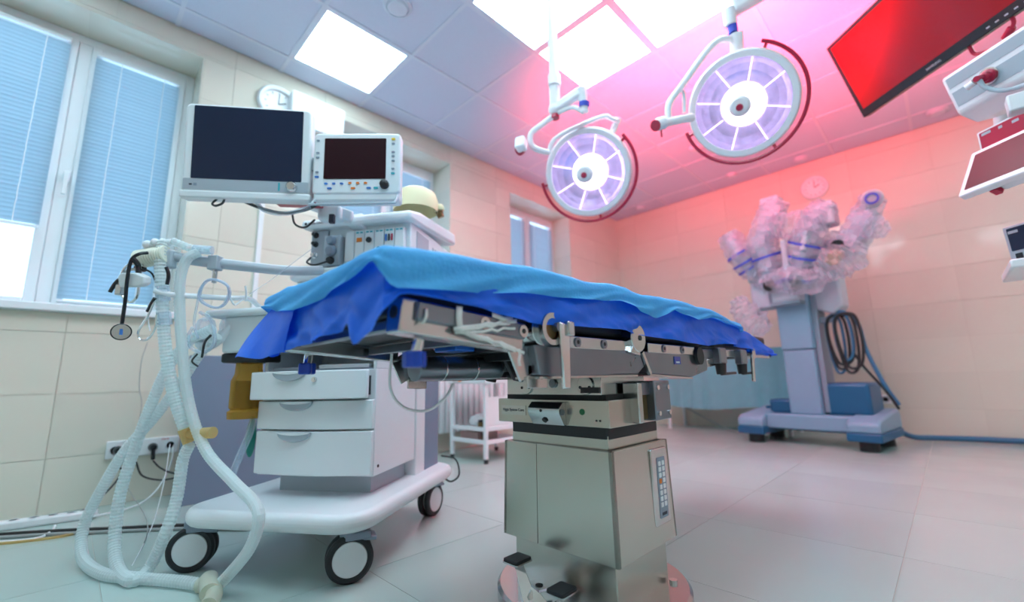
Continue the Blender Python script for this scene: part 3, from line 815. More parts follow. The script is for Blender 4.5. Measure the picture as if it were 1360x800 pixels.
def drape(name, m, x0, x1, y0, y1, ztop, hems, fold, lift, seed, rows=14, flare=0.0, crease=0.0):
    """sheet over a box: a top grid and a skirt whose hem height follows `hems` = dict(side -> [(t, z)])"""
    per = []
    n1, n2 = 60, 190
    for k in range(n1): per.append(('head', x0 + (x1-x0)*k/n1, y0, (0, -1)))
    for k in range(n2): per.append(('near', x1, y0 + (y1-y0)*k/n2, (1, 0)))
    for k in range(n1): per.append(('foot', x1 - (x1-x0)*k/n1, y1, (0, 1)))
    for k in range(n2): per.append(('far', x0, y1 - (y1-y0)*k/n2, (-1, 0)))
    N = len(per)
    # smooth outward normals at the corners
    nor = []
    for i in range(N):
        s = Vector((0, 0))
        for d in range(-4, 5): s += Vector(per[(i+d) % N][3])
        nor.append(s.normalized())
    def top(x, y):
        return ztop(y) + lift + 0.010*(vnoise(x*9+seed, y*7)-0.5) + 0.006*(vnoise(x*22, y*18+seed)-0.5)
    vs, fs = [], []
    ring = []
    for i, (side, x, y, _) in enumerate(per):
        t = x if side in ('head', 'foot') else y
        hz = lerp_list(hems[side], t)
        n = nor[i]
        zt_ = top(x, y)
        drop = max(0.01, zt_ - hz)
        col = []
        # rounded edge: start slightly inside the outline
        s_arc = i*0.012
        f1 = math.sin(s_arc*17 + 5*vnoise(s_arc*4, seed)) * fold * (0.3+1.2*vnoise(s_arc*3+9, seed))
        f2 = (vnoise(s_arc*16, seed*1.7)-0.5) * fold * 1.6
        for r in range(rows + 1):
            q = r/rows
            rr = 0.018
            if q < 0.25:
                a = q/0.25*math.pi/2
                out = -rr + rr*math.sin(a); dz = rr*(1-math.cos(a))
            else:
                k = (q-0.25)/0.75
                wr = abs(vnoise(s_arc*7 + k*2.2, k*1.5 + seed) - 0.5) + 0.5*abs(vnoise(s_arc*19 - k*3.5, k*3 + seed) - 0.5)
                out = (f1*0.6+f2)*k + flare*k*k + 0.006*math.sin(k*7+s_arc*21+seed)*k + crease*(0.35-wr)*min(1.0, k*k*2.2)
                dz = rr + (drop-rr)*k
            shear = 0.010*math.sin(s_arc*13+seed)*q
            col.append(Vector((x + n.x*(out + lift) - n.y*shear, y + n.y*(out + lift) + n.x*shear, zt_ - dz)))
        ring.append(col)
    o = 0
    for col in ring: vs += col
    for i in range(N):
        j = (i+1) % N
        for r in range(rows):
            fs.append((i*(rows+1)+r, j*(rows+1)+r, j*(rows+1)+r+1, i*(rows+1)+r+1))
    # top surface: fan rings shrinking to the centre line
    cxm = (x0+x1)/2
    prev = [i*(rows+1) for i in range(N)]
    for step in range(1, 7):
        f = step/6
        cur = []
        for i in range(N):
            p = ring[i][0]
            yy = min(max(p.y, y0+0.2), y1-0.2)
            cpt = Vector((cxm, yy, 0))
            x = p.x + (cpt.x-p.x)*f*0.98; y = p.y + (cpt.y-p.y)*f*0.98
            z = top(x, y) + 0.012*f*(vnoise(x*5, y*5+seed)-0.2)
            cur.append(len(vs)); vs.append(Vector((x, y, z)))
        for i in range(N):
            j = (i+1) % N
            fs.append((prev[i], cur[i], cur[j], prev[j]))
        prev = cur
    return MB().add(vs, fs).build(name, M[m], D_, world=True, angle=60)


def ztop_lo(y):
    base = lerp_list([(0.2, 0.787), (0.36, 0.790), (0.55, 0.806), (0.8, 0.812), (1.06, 0.818), (1.10, 0.812), (1.38, 0.815), (1.66, 0.812), (1.9, 0.79), (2.15, 0.765), (2.5, 0.70)], y)
    return base
XA, XB, YA, YE = -1.17, -0.612, 0.335, 2.46
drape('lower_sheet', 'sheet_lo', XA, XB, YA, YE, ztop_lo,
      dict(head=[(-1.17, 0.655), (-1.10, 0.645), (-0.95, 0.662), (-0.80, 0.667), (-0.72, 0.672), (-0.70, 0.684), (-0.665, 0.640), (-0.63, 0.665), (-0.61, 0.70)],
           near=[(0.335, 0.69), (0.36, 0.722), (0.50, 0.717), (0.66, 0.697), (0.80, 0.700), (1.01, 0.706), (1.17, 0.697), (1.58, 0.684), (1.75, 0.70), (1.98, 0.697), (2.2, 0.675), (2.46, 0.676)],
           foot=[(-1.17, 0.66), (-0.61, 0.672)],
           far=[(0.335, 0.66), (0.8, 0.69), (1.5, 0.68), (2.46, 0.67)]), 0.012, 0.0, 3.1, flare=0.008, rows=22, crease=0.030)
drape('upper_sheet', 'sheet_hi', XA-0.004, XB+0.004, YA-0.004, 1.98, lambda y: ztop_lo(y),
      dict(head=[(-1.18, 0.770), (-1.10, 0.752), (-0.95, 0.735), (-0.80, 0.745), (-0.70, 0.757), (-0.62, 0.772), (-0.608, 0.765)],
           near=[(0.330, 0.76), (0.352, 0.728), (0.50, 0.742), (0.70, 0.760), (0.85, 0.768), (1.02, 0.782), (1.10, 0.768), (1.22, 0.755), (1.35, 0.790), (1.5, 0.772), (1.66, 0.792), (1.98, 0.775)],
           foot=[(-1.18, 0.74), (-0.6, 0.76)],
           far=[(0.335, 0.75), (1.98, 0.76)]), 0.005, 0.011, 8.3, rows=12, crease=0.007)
# corner flap hanging out at the head end
fl = []
A = Vector((-1.155, 0.335, 0.770)); B = (-1.249,0.285,0.646); Cc = (-1.246,0.275,0.703); Dd = Vector((-1.02, 0.322, 0.648))
grid = []
for i in range(13):
    u = i/12
    for j in range(13):
        v = j/12
        p = (Vector(A)*(1-u) + Vector((-0.97, 0.325, 0.755))*u)*(1-v) + (Vector(B)*(1-u) + Dd*u)*v
        p += Vector((0.004*math.sin(u*9+v*4), -0.018*math.sin(math.pi*u)*v*(0.6+0.4*math.sin(u*8)), 0.006*math.sin(u*6+1)*v))
        p.x -= 0.035*math.sin(math.pi*v)*(1-u)**2
        grid.append(p)
MB().add(grid, [(i*13+j, (i+1)*13+j, (i+1)*13+j+1, i*13+j+1) for i in range(12) for j in range(12)]).build('corner_flap', M['sheet_lo'], D_, world=True, angle=60)

# the table and its drape are a tenth smaller than modelled; the foot plate then rests on the floor
KS = 0.90
for o in (T, D_):
    L = Vector(o.location)
    o.location = (L.x*KS, L.y*KS, 0.5817 + (L.z-0.5817)*KS)
    o.scale = (KS, KS, KS)
# ------------------------------------------------------------------ anaesthesia cart
K = thing('anesthesia_machine', 'white anaesthesia machine on casters with three drawers and hose arms', 'medical cart', (-1.776, 0.7725, 0), R(33.6))
KM = W[K]
def kp_(mb, name, m, parent=None, world=False, **k): return mb.build(name, M[m], parent or K, world=world, **k)

kp_(MB().prism(rrect(0.655, 0.87, 0.11, 8, 0.035, 0.02), (0, 0, 0.150), (1, 0, 0), (0, 1, 0), 0.055), 'platform', 'white', bevel=0.024, seg=5)
for (wx, wy) in ((-0.28, -0.325), (0.28, -0.325), (0.28, 0.325), (-0.28, 0.325)):
    # wheel axle direction (local): turned towards the room
    ang = {(-0.28, -0.325): -62, (0.28, -0.325): -55, (0.28, 0.325): -10, (-0.28, 0.325): -40}[(wx, wy)]
    ax = Vector((math.cos(R(ang)), math.sin(R(ang)), 0)); sd = Vector((-ax.y, ax.x, 0))
    c = Vector((wx, wy, 0.068))
    cs = kp_(MB().cyl((wx, wy, 0.125), (wx, wy, 0.152), 0.030, n=20).box(c + Vector((0, 0, 0.062)) + sd*0.022, (0.06, 0.075, 0.022), Matrix.Rotation(R(ang), 3, 'Z')), 'caster', 'midgrey', bevel=0.004)
    for s in (-1, 1):
        tyre = [(0.050, 0.0), (0.061, 0.0), (0.068, 0.006), (0.068, 0.016), (0.061, 0.022), (0.050, 0.022), (0.050, 0.0)]
        w = kp_(MB().lathe(tyre, c + ax*(0.006*s if s > 0 else -0.028), ax, n=40), 'wheel', 'black', cs)
        kp_(MB().lathe([(0.0, -0.001), (0.048, -0.0008), (0.0505, 0.004), (0.0505, 0.018), (0.048, 0.0225), (0.0, 0.0245)], c + ax*(0.006*s if s > 0 else -0.028), ax, n=36), 'hub_cap', 'white', w)
    kp_(MB().bar(c + Vector((0, 0, 0.058)) - sd*0.01, c + Vector((0, 0, 0.050)) + sd*0.075, 0.055, 0.012), 'brake_pedal', 'midgrey', cs, bevel=0.003)

# cabinet carcass with an open shelf bay above the drawers
XL, XRt, YFr, YBk = -0.17, 0.282, -0.20, 0.135
cb = kp_(MB().mm((XL+0.05, YFr+0.06, 0.20), (XRt-0.04, YBk, 0.28)), 'pedestal', 'grey')
body = MB().mm((XL, YFr, 0.270), (XRt, YBk, 0.632)).mm((XL, YFr, 0.632), (XL+0.014, YBk, 0.735)).mm((XRt-0.014, YFr, 0.632), (XRt, YBk, 0.735)).mm((XL+0.014, YBk-0.014, 0.632), (XRt-0.014, YBk, 0.735))
kp_(body, 'cabinet', 'white', bevel=0.003)
kp_(MB().mm((XL+0.014, YFr+0.004, 0.633), (XRt-0.014, YBk-0.014, 0.636)), 'bay_floor', 'midgrey')
kp_(MB().prism(rrect(0.52, 0.40, 0.03, 5, 0.05, -0.04), (0, 0, 0.735), (1, 0, 0), (0, 1, 0), 0.028), 'worktop', 'white', bevel=0.008, seg=3)
kp_(MB().mm((XL+0.02, YFr+0.02, 0.637), (XL+0.13, YBk-0.06, 0.645)), 'clipboard', 'grey')
kp_(MB().mm((0.04, YFr+0.02, 0.637), (0.24, YBk-0.06, 0.652)), 'paper_stack', 'paper', bevel=0.002)
def bowed(x0, x1, yb, yf, bulge, z0, z1):
    n = 14
    pts = [(x0, yb)] + [(x0 + (x1-x0)*k/n, yf - bulge*math.sin(math.pi*k/n)) for k in range(n+1)] + [(x1, yb)]
    return MB().prism(pts, (0, 0, z0), (1, 0, 0), (0, 1, 0), z1-z0)
for (z0, z1, pull) in ((0.532, 0.628, 0.045), (0.428, 0.526, 0.0), (0.277, 0.422, 0.0)):
    yb = YFr - 0.002 - pull; yf = yb - 0.016
    dr = kp_(bowed(XL, XRt, yb, yf, 0.030, z0, z1), 'drawer', 'white', bevel=0.004)
    if pull: kp_(MB().mm((XL+0.02, yb+0.001, z0+0.01), (XRt-0.02, YFr+0.1, z1-0.02)), 'drawer_box', 'blackgloss', dr)
    hx = XL + (XRt-XL)*0.40
    yh = yf - 0.030*math.sin(math.pi*0.40)
    hp = [(0.064*math.cos(R(180+180*k/16)), 0.032*math.sin(R(180+180*k/16))) for k in range(17)]
    kp_(MB().prism(hp, (hx, yh-0.0005, z1-0.002), (1, 0.0, 0), (0, 0, 1), 0.012), 'drawer_pull', 'grey', dr, bevel=0.003)
    kp_(MB().prism([(x*0.97, y*0.30) for x, y in hp], (hx, yh-0.010, z1-0.002), (1, 0, 0), (0, 0, 1), 0.006), 'pull_lip', 'white', dr, bevel=0.002)
    if pull: kp_(MB().cyl((XL+0.275, yf-0.024, z1-0.03), (XL+0.275, yf-0.036, z1-0.03), 0.0085, n=16).cyl((XL+0.275, yf-0.036, z1-0.03), (XL+0.275, yf-0.038, z1-0.03), 0.005, n=10), 'lock', 'chrome', dr)
kp_(MB().cyl((XRt, -0.17, 0.30), (XRt+0.002, -0.17, 0.30), 0.005, n=10), 'screw', 'gun')
# rear pillars
kp_(MB().mm((0.16, 0.142, 0.200), (0.286, 0.238, 1.03)), 'pillar', 'white', bevel=0.006)
kp_(MB().mm((0.14, 0.245, 0.200), (0.280, 0.415, 1.03)), 'rear_column', 'panelgrey', bevel=0.006)
kp_(MB().mm((-0.17, 0.142, 0.200), (0.16, 0.40, 1.03)), 'back_box', 'grey', bevel=0.006)
kp_(MB().prism(rrect(0.56, 0.56, 0.05, 5, 0.09, 0.17), (0, 0, 1.005), (1, 0, 0), (0, 1, 0), 0.04), 'module_shelf', 'white', bevel=0.012, seg=3)
kp_(MB().mm((-0.17, -0.06, 0.955), (-0.08, 0.10, 1.004)), 'shelf_bracket', 'white', bevel=0.006)
# upper control module
mod = kp_(MB().mm((-0.13, -0.035, 1.045), (0.325, 0.45, 1.235)), 'control_module', 'white', bevel=0.006)
lid = kp_(MB().prism([(-0.085, 1.225), (-0.085, 1.262), (0.02, 1.292), (0.47, 1.345), (0.485, 1.285), (0.05, 1.235)], (0.345, 0, 0), (0, 1, 0), (0, 0, 1), -0.495), 'module_lid', 'white', bevel=0.014, seg=3)
text_mesh('lettering', 'Datex-Ohmeda', 0.014, M['ink'], lid, KM @ basis((-0.07, -0.0862, 1.245), (1, 0, 0), (0, 0, 1)))
kp_(MB().cyl((-0.125, -0.085, 1.245), (-0.125, -0.0865, 1.245), 0.006, n=12), 'emblem', 'ink', lid)
kp_(MB().box((0.20, 0.02, 1.296), (0.05, 0.03, 0.012)), 'latch', 'ink', lid)
# left valve panel
vp = kp_(MB().mm((-0.122, -0.048, 1.052), (-0.045, -0.034, 1.225)), 'valve_panel', 'grey', mod, bevel=0.003)
for zz, mname in ((1.205, 'black'), (1.165, 'black'), (1.115, 'chrome')):
    kp_(MB().lathe([(0.0, 0.0), (0.013, 0.0), (0.013, 0.006), (0.008, 0.010), (0.008, 0.024), (0.0, 0.024)], (-0.10, -0.046, zz), (0, -1, 0), n=18), 'outlet', mname, mod)
fm = kp_(MB().mm((-0.042, -0.075, 1.060), (0.03, -0.034, 1.19)), 'flow_unit', 'grey', mod, bevel=0.006)
for zz, rr in ((1.165, 0.020), (1.12, 0.024), (1.08, 0.015)):
    kp_(MB().lathe([(0.0, 0.0), (rr, 0.0), (rr, 0.012), (rr*0.7, 0.022), (0.0, 0.022)], (-0.005, -0.074, zz), (0, -1, 0), n=18), 'flow_knob', 'midgrey' if rr > 0.018 else 'black', fm)
kp_(MB().tube(cat([(-0.10, -0.075, 1.10), (-0.09, -0.11, 1.07), (-0.05, -0.115, 1.055), (-0.005, -0.09, 1.075)], 6), 0.004, 6), 'gauge_tube', 'black', fm)
# plug-in measuring modules
for k in range(6):
    xa = 0.045 + 0.044*k
    pm = kp_(MB().mm((xa, -0.060, 1.075), (xa+0.041, -0.034, 1.205)), 'plug_module', 'white', mod, bevel=0.003)
    for s in (0, 1):
        if 0 < k < 6: kp_(MB().mm((xa+0.006+0.017*s, -0.0615, 1.192), (xa+0.018+0.017*s, -0.0595, 1.198)), 'indicator', 'tealbtn', pm)
    if k == 1: kp_(MB().mm((xa+0.01, -0.064, 1.155), (xa+0.032, -0.059, 1.172)), 'port', 'orange', pm)
    if k == 2: kp_(MB().cyl((xa+0.02, -0.060, 1.16), (xa+0.02, -0.066, 1.16), 0.012, n=16), 'port', 'black', pm)
    if k == 3: kp_(MB().cyl((xa+0.02, -0.060, 1.12), (xa+0.02, -0.064, 1.12), 0.007, n=12), 'port', 'ink', pm)
    if k == 4:
        for s, mn in ((0, 'bluebtn'), (1, 'ink'), (2, 'redrail')): kp_(MB().mm((xa+0.004+0.013*s, -0.064, 1.15), (xa+0.011+0.013*s, -0.059, 1.178)), 'port', mn, pm)
# side vents of the module
for k in range(6): kp_(MB().mm((0.324, 0.20+0.03*k, 1.10), (0.327, 0.214+0.03*k, 1.19)), 'vent', 'grey', mod)
kp_(MB().mm((0.324, 0.02, 1.08), (0.328, 0.15, 1.21)), 'side_panel', 'grey', mod, bevel=0.001)
# cream dome and amber knob on top
kp_(MB().lathe([(0.10, 0.0), (0.102, 0.05), (0.09, 0.085), (0.06, 0.105), (0.0, 0.112)], KM.inverted() @ Vector((-1.640,1.041,1.350)), n=28), 'cream_dome', 'cream')
kn = kp_(MB().lathe([(0.0, 0), (0.024, 0.0), (0.028, 0.012), (0.026, 0.026), (0.014, 0.034), (0.0, 0.035)], KM.inverted() @ Vector((-1.602,1.144,1.370)), (-0.2, 0, 1), n=20), 'amber_knob', 'cream')
kp_(MB().cyl(KM.inverted() @ Vector((-1.599,1.155,1.342)), KM.inverted() @ Vector((-1.602,1.144,1.370)), 0.016, n=14), 'knob_base', 'brown', kn)

# absorber unit on the left side: tray, housing, amber canister, bag
kp_(MB().prism(rrect(0.30, 0.30, 0.03, 5, -0.20, -0.17), (0, 0, 0.832), (1, 0, 0), (0, 1, 0), 0.022), 'absorber_tray', 'white', bevel=0.008, seg=3)
kp_(MB().prism(rrect(0.20, 0.24, 0.025, 4, -0.20, -0.16), (0, 0, 0.70), (1, 0, 0), (0, 1, 0), 0.133), 'absorber_housing', 'white', bevel=0.008)
kp_(MB().mm((-0.30, -0.27, 0.665), (-0.15, -0.14, 0.700)), 'canister_bracket', 'black', bevel=0.008)
cn = kp_(MB().lathe([(0.0, 0.465), (0.058, 0.465), (0.060, 0.490), (0.050, 0.497), (0.056, 0.505), (0.056, 0.60), (0.046, 0.625), (0.044, 0.665)], (-0.232, -0.205, 0), n=32), 'absorber_canister', 'amber')
kp_(MB().lathe([(0.0, 0.50), (0.044, 0.50), (0.044, 0.60), (0.0, 0.60)], (-0.232, -0.205, 0), n=24), 'soda_lime', 'brown', cn)
kp_(MB().ball((-0.215, -0.19, 0.395), (0.020, 0.012, 0.07), 14, 10), 'rubber_bag', 'teal')
kp_(MB().tube(cat([(-0.20, -0.20, 0.47), (-0.20, -0.215, 0.41), (-0.23, -0.22, 0.33), (-0.27, -0.2, 0.26), (-0.28, -0.17, 0.21)], 6), 0.012, 10), 'drain_tube', 'clearp')
# cable from the foot of the rear caster
kp_(MB().tube(cat([(0.30, 0.40, 0.24), (0.36, 0.43, 0.22), (0.375, 0.44, 0.15), (0.34, 0.43, 0.12), (0.31, 0.41, 0.14)], 6), 0.004, 6), 'power_lead', 'cable_bl')
# horizontal hose rail to the left with clamp, and the thin white arm
rail = cat([(-1.684,0.653,1.017), (-1.700,0.527,1.000), (-1.720,0.408,0.998), (-1.754,0.302,1.002), (-1.784,0.228,1.009), (-1.795,0.186,1.019)], 8)
rb = kp_(MB().tube(rail, 0.017, 14), 'hose_rail', 'grey', world=True)
kp_(MB().tube([p + Vector((0, 0, 0.010)) for p in rail], 0.010, 8), 'rail_groove', 'white', rb, world=True)
kp_(MB().box((-1.744,0.313,1.000), (0.035, 0.035, 0.05), Matrix.Rotation(R(45), 3, 'Z')), 'rail_clamp', 'grey', rb, world=True, bevel=0.004)
kp_(MB().box((-1.740,0.314,0.954), (0.012, 0.014, 0.05), Matrix.Rotation(R(45), 3, 'Z')), 'clamp_tongue', 'steel2', rb, world=True, bevel=0.003)
kp_(MB().box((-1.790,0.195,1.001), (0.03, 0.03, 0.06), Matrix.Rotation(R(45), 3, 'Z')), 'rail_end', 'grey', rb, world=True, bevel=0.006)
arm = cat([(-1.789,0.473,0.869), (-1.770,0.429,0.893), (-1.769,0.359,0.887), (-1.771,0.202,0.881), (-1.779,0.163,0.890)], 6)
kp_(MB().tube(arm, 0.009, 10), 'bag_arm', 'white', world=True)
kp_(MB().tube(cat([(-1.756,0.417,0.881), (-1.739,0.413,0.906), (-1.737,0.408,0.932)], 4), 0.0035, 6), 'arm_hook', 'white', world=True)
mo_ = kp_(MB().prism([(-0.035, -0.02), (0.03, -0.018), (0.045, -0.008), (0.045, 0.014), (0.02, 0.026), (-0.03, 0.026), (-0.04, 0.016)], (-1.812,0.123,0.920), (0.708, 0.706, -0.02), (0.14, -0.11, 0.98), 0.03), 'arm_mount', 'white', world=True, bevel=0.005)
# bellows block at the top of the hoses
bel = []
ax0, ax1 = Vector((-1.854,0.118,1.001)), Vector((-1.782,0.185,1.016))
kp_(MB().tube(resample([ax0, ax1], 0.004), 0.028, 16, rf=lambda i, N: 1.0 + 0.10*(i % 2)), 'bellows', 'offwhite', rb, world=True)
kp_(MB().cyl((-1.832,0.129,1.044), (-1.791,0.193,1.061), 0.012, n=14).ball((-1.824,0.135,1.049), 0.014, 10, 8).ball((-1.805,0.152,1.056), 0.013, 10, 8).ball((-1.800,0.171,1.059), 0.013, 10, 8), 'manifold', 'white', rb, world=True)
# clear valve domes at the absorber
for (u_, v_) in (((-0.345, -0.30), 0.78), ((-0.325, -0.22), 0.79)):
    kp_(MB().lathe([(0.030, 0.0), (0.032, 0.02), (0.026, 0.04), (0.012, 0.05), (0.0, 0.052)], (u_[0], u_[1], v_), n=20), 'valve_dome', 'clearp')
    kp_(MB().cyl((u_[0], u_[1], v_-0.03), (u_[0], u_[1], v_), 0.033, n=20), 'valve_seat', 'white')
kp_(MB().tube(cat([(-0.36, -0.3, 0.775), (-0.355, -0.31, 0.735), (-0.32, -0.31, 0.72), (-0.285, -0.29, 0.75), (-0.27, -0.27, 0.80)], 6), 0.014, 10), 'elbow_pipe', 'white')
kp_(MB().tube(cat([(-1.730,0.319,0.751), (-1.748,0.307,0.727), (-1.774,0.308,0.679)], 5), 0.004, 6), 'black_tail', 'cable_bl', world=True)
kp_(MB().tube(cat([(-1.783,0.296,0.691), (-1.799,0.286,0.667), (-1.787,0.302,0.649)], 5), 0.003, 6), 'black_tail', 'cable_bl', world=True)

# ------------------------------------------------------------------ monitors on top of the machine
def screen_face(t, w, h, sw, sh, cx_, cz_, m, depth=0.05, r=0.018):
    MB().prism(rrect(w, h, r, 6), (0, 0, 0), (1, 0, 0), (0, 0, 1), -depth).build('monitor_case', M['white'], t, bevel=0.008, seg=3)
    MB().prism(rrect(sw, sh, 0.003, 2, cx_, cz_), (0, -0.0005, 0), (1, 0, 0), (0, 0, 1), 0.0015).build('screen', M[m], t)

qa = Matrix.Rotation(R(53), 3, 'Z') @ Matrix.Rotation(R(5), 3, 'X')
c1 = Vector((-1.699,0.370,1.425))
m1 = thing('patient_monitor', 'large white patient monitor with a dark blue blank screen, left of the two', 'monitor', c1, rot=qa.to_quaternion(), group='monitors on the anaesthesia machine')
w1, h1 = 0.430, 0.336
screen_face(m1, w1, h1, 0.372, 0.272, 0.0, 0.024, 'screen')
MB().prism(rrect(w1*0.98, 0.04, 0.004, 3, 0, -h1/2+0.036), (0, -0.0004, 0), (1, 0, 0), (0, 0, 1), 0.001).build('control_strip', M['grey'], m1)
MB().mm((-w1/2-0.005, -0.004, -h1/2-0.014), (w1/2+0.005, 0.052, -h1/2+0.012)).build('chin', M['white'], m1, bevel=0.005)
MB().lathe([(0.0, 0.0), (0.020, 0.0), (0.019, 0.012), (0.014, 0.018), (0.0, 0.018)], (0.155, -0.001, -h1/2+0.036), (0, -1, 0), n=24).build('knob', M['chrome'], m1)
MB().prism(rrect(0.006, 0.03, 0.001, 1, 0.110, -h1/2+0.036), (0, -0.001, 0), (1, 0, 0), (0, 0, 1), 0.001).build('indicator', M['tealbtn'], m1)
MB().prism(rrect(0.010, 0.006, 0.001, 1, -0.185, -h1/2+0.034), (0, -0.001, 0), (1, 0, 0), (0, 0, 1), 0.001).build('logo_plate', M['ink'], m1)
MB().prism(rrect(0.012, 0.010, 0.001, 1, -0.17, -h1/2+0.034), (0, -0.001, 0), (1, 0, 0), (0, 0, 1), 0.001).build('logo_plate', M['midgrey'], m1)
MB().box((0.03, 0.09, -0.03), (0.26, 0.09, 0.22)).build('rear_housing', M['white'], m1, bevel=0.02, seg=3)
MB().box((0.16, 0.07, -0.13), (0.16, 0.05, 0.10)).build('mount_plate', M['redrail'], m1, bevel=0.004)
MB().tube(cat([(-0.10, 0.02, -h1/2-0.005), (-0.115, 0.01, -h1/2-0.03), (-0.10, 0.0, -h1/2-0.042), (-0.08, 0.005, -h1/2-0.03), (-0.08, 0.02, -h1/2-0.005)], 6), 0.004, 6).build('cable_loop', M['cable_bl'], m1)

qb = Matrix.Rotation(R(47), 3, 'Z') @ Matrix.Rotation(R(2), 3, 'X')
c2 = Vector((-1.439,0.660,1.378))
m2 = thing('ventilator_monitor', 'smaller white monitor with a dark reddish screen and coloured buttons', 'monitor', c2, rot=qb.to_quaternion(), group='monitors on the anaesthesia machine')
w2, h2 = 0.318, 0.238
screen_face(m2, w2, h2, 0.224, 0.158, -0.006, 0.018, 'screen2', depth=0.045, r=0.016)
def btn(x, z, mn, w=0.012, h=0.007): MB().prism(rrect(w, h, 0.003, 3, x, z), (0, -0.0005, 0), (1, 0, 0), (0, 0, 1), 0.003).build('button', M[mn], m2)
for k in range(3): btn(-0.108 + 0.028*k, -0.079, 'bluebtn')
for k in range(3): btn(-0.022 + 0.028*k, -0.077, 'orange')
btn(-0.095, -0.097, 'bluebtn', 0.016); btn(-0.010, -0.097, 'orange', 0.016); btn(0.046, -0.096, 'bluebtn', 0.016); btn(0.072, -0.096, 'tealbtn', 0.016)
for z in (0.088, 0.040, 0.022, -0.035): btn(-0.142, z, 'midgrey', 0.012, 0.006)
btn(-0.142, -0.053, 'bluebtn', 0.015)
btn(0.132, 0.094, 'yellow', 0.014, 0.008)
for z in (0.076, 0.043, 0.027, 0.009, -0.022): btn(0.132, z, 'midgrey', 0.012, 0.006)
btn(0.132, -0.040, 'tealbtn', 0.014)
MB().lathe([(0.0, 0.0), (0.017, 0.0), (0.016, 0.012), (0.010, 0.016), (0.0, 0.016)], (0.103, -0.001, -0.084), (0, -1, 0), n=22).build('knob', M['gun'], m2)
MB().prism([(x, y) for x, y in rrect(w2*0.98, 0.05, 0.012, 4, 0, -h2/2)], (0, 0.004, 0), (1, 0, 0), (0, 0, 1), -0.06).build('lower_case', M['white'], m2, bevel=0.008)
MB().box((0.0, 0.08, -0.01), (0.24, 0.07, 0.18)).build('rear_housing', M['white'], m2, bevel=0.02, seg=3)
MB().tube(cat([(-0.145, 0.0, -h2/2-0.02), (-0.148, -0.02, -h2/2-0.045), (-0.13, -0.03, -h2/2-0.05), (0.12, -0.03, -h2/2-0.046), (0.145, -0.02, -h2/2-0.038), (0.148, 0.0, -h2/2-0.012)], 6), 0.0045, 8).build('carry_rail', M['grey'], m2)

# swivel arm and bundled cables behind the monitors, belonging to the machine
kp_(MB().bar((-1.723,0.542,1.303), (-1.618,0.734,1.236), 0.05, 0.045), 'monitor_arm', 'white', world=True, bevel=0.008)
kp_(MB().box((-1.647,0.661,1.241), (0.09, 0.06, 0.06), Matrix.Rotation(R(47), 3, 'Z')), 'arm_joint', 'white', world=True, bevel=0.012)
kp_(MB().box((-1.590,0.642,1.201), (0.02, 0.02, 0.035), Matrix.Rotation(R(47), 3, 'Z')), 'joint_lock', 'ink', world=True, bevel=0.003)
kp_(MB().bar((-1.660,0.759,1.254), (-1.742,0.906,1.202), 0.07, 0.05), 'arm_post', 'white', world=True, bevel=0.008)
kp_(MB().bar((-1.643,0.534,1.418), (-1.596,0.588,1.389), 0.06, 0.05), 'arm_bridge', 'grey', world=True, bevel=0.006)
kp_(MB().tube(cat([(-1.808,0.380,1.274), (-1.747,0.434,1.237), (-1.680,0.493,1.212), (-1.619,0.551,1.221), (-1.575,0.588,1.245)], 6), 0.006, 8), 'monitor_cable', 'cable_bl', world=True)
kp_(MB().tube(cat([(-1.754,0.422,1.260), (-1.724,0.447,1.222), (-1.660,0.500,1.205), (-1.593,0.561,1.228)], 6), 0.008, 8), 'monitor_cable', 'clearp', world=True)
kp_(MB().tube(cat([(-1.675,0.526,1.216), (-1.672,0.538,1.177), (-1.648,0.566,1.165), (-1.638,0.596,1.200)], 6), 0.004, 8), 'monitor_cable', 'cable_bl', world=True)

# ------------------------------------------------------------------ breathing hoses
def hose(name, label, pts, r=0.0145, step=0.0055, mt='hose', amp=0.11, group=None, smooth=False, start=None):
    P = resample(cat(pts, 10), step)
    t = thing(name, label, 'hose', tuple(P[-1]), group=group)
    if smooth: MB().tube(resample(P, 0.015), r, 12).build('tube', M[mt], t, world=True, angle=80)
    else: MB().tube(P, r, 12, rf=lambda i, N: 1.0 + (amp if i % 2 else -amp*0.3)).build('tube', M[mt], t, world=True, angle=25)
    return t
HG = 'breathing circuit hoses'
h1_ = hose('breathing_hose', 'ribbed clear hose hanging straight from the rail end to the amber connector', [(-1.800,0.171,1.059), (-1.788,0.170,0.996), (-1.793,0.191,0.836), (-1.805,0.216,0.691), (-1.807,0.252,0.545), (-1.797,0.288,0.443)], 0.0165, group=HG)
for uv in (((-1.783,0.183,0.908), (-1.788,0.190,0.860)), ((-1.793,0.195,0.824), (-1.796,0.203,0.783))):
    MB().cyl(*uv, 0.020, n=18).build('cuff', M['clearp'], h1_, world=True)
yp = MB().cyl((-1.798,0.285,0.448), (-1.792,0.302,0.404), 0.019, n=18)
yp.build('connector_cuff', M['ambclear'], h1_, world=True)
MB().cyl((-1.792,0.296,0.431), (-1.709,0.348,0.436), 0.016, 0.018, n=18).build('amber_connector', M['ambclear'], h1_, world=True)
hose('breathing_hose', 'milky hose arching from the hose rail down to the cart platform and the floor elbow',
     [(-1.743,0.263,1.030), (-1.751,0.234,1.000), (-1.766,0.225,0.924), (-1.787,0.245,0.765), (-1.788,0.285,0.544), (-1.711,0.330,0.389), (-1.553,0.379,0.303), (-1.448,0.409,0.256), (-1.410,0.414,0.215), (-1.440,0.404,0.138), (-1.531,0.379,0.053), (-1.559,0.359,0.022)], 0.0155, amp=0.06, group=HG)
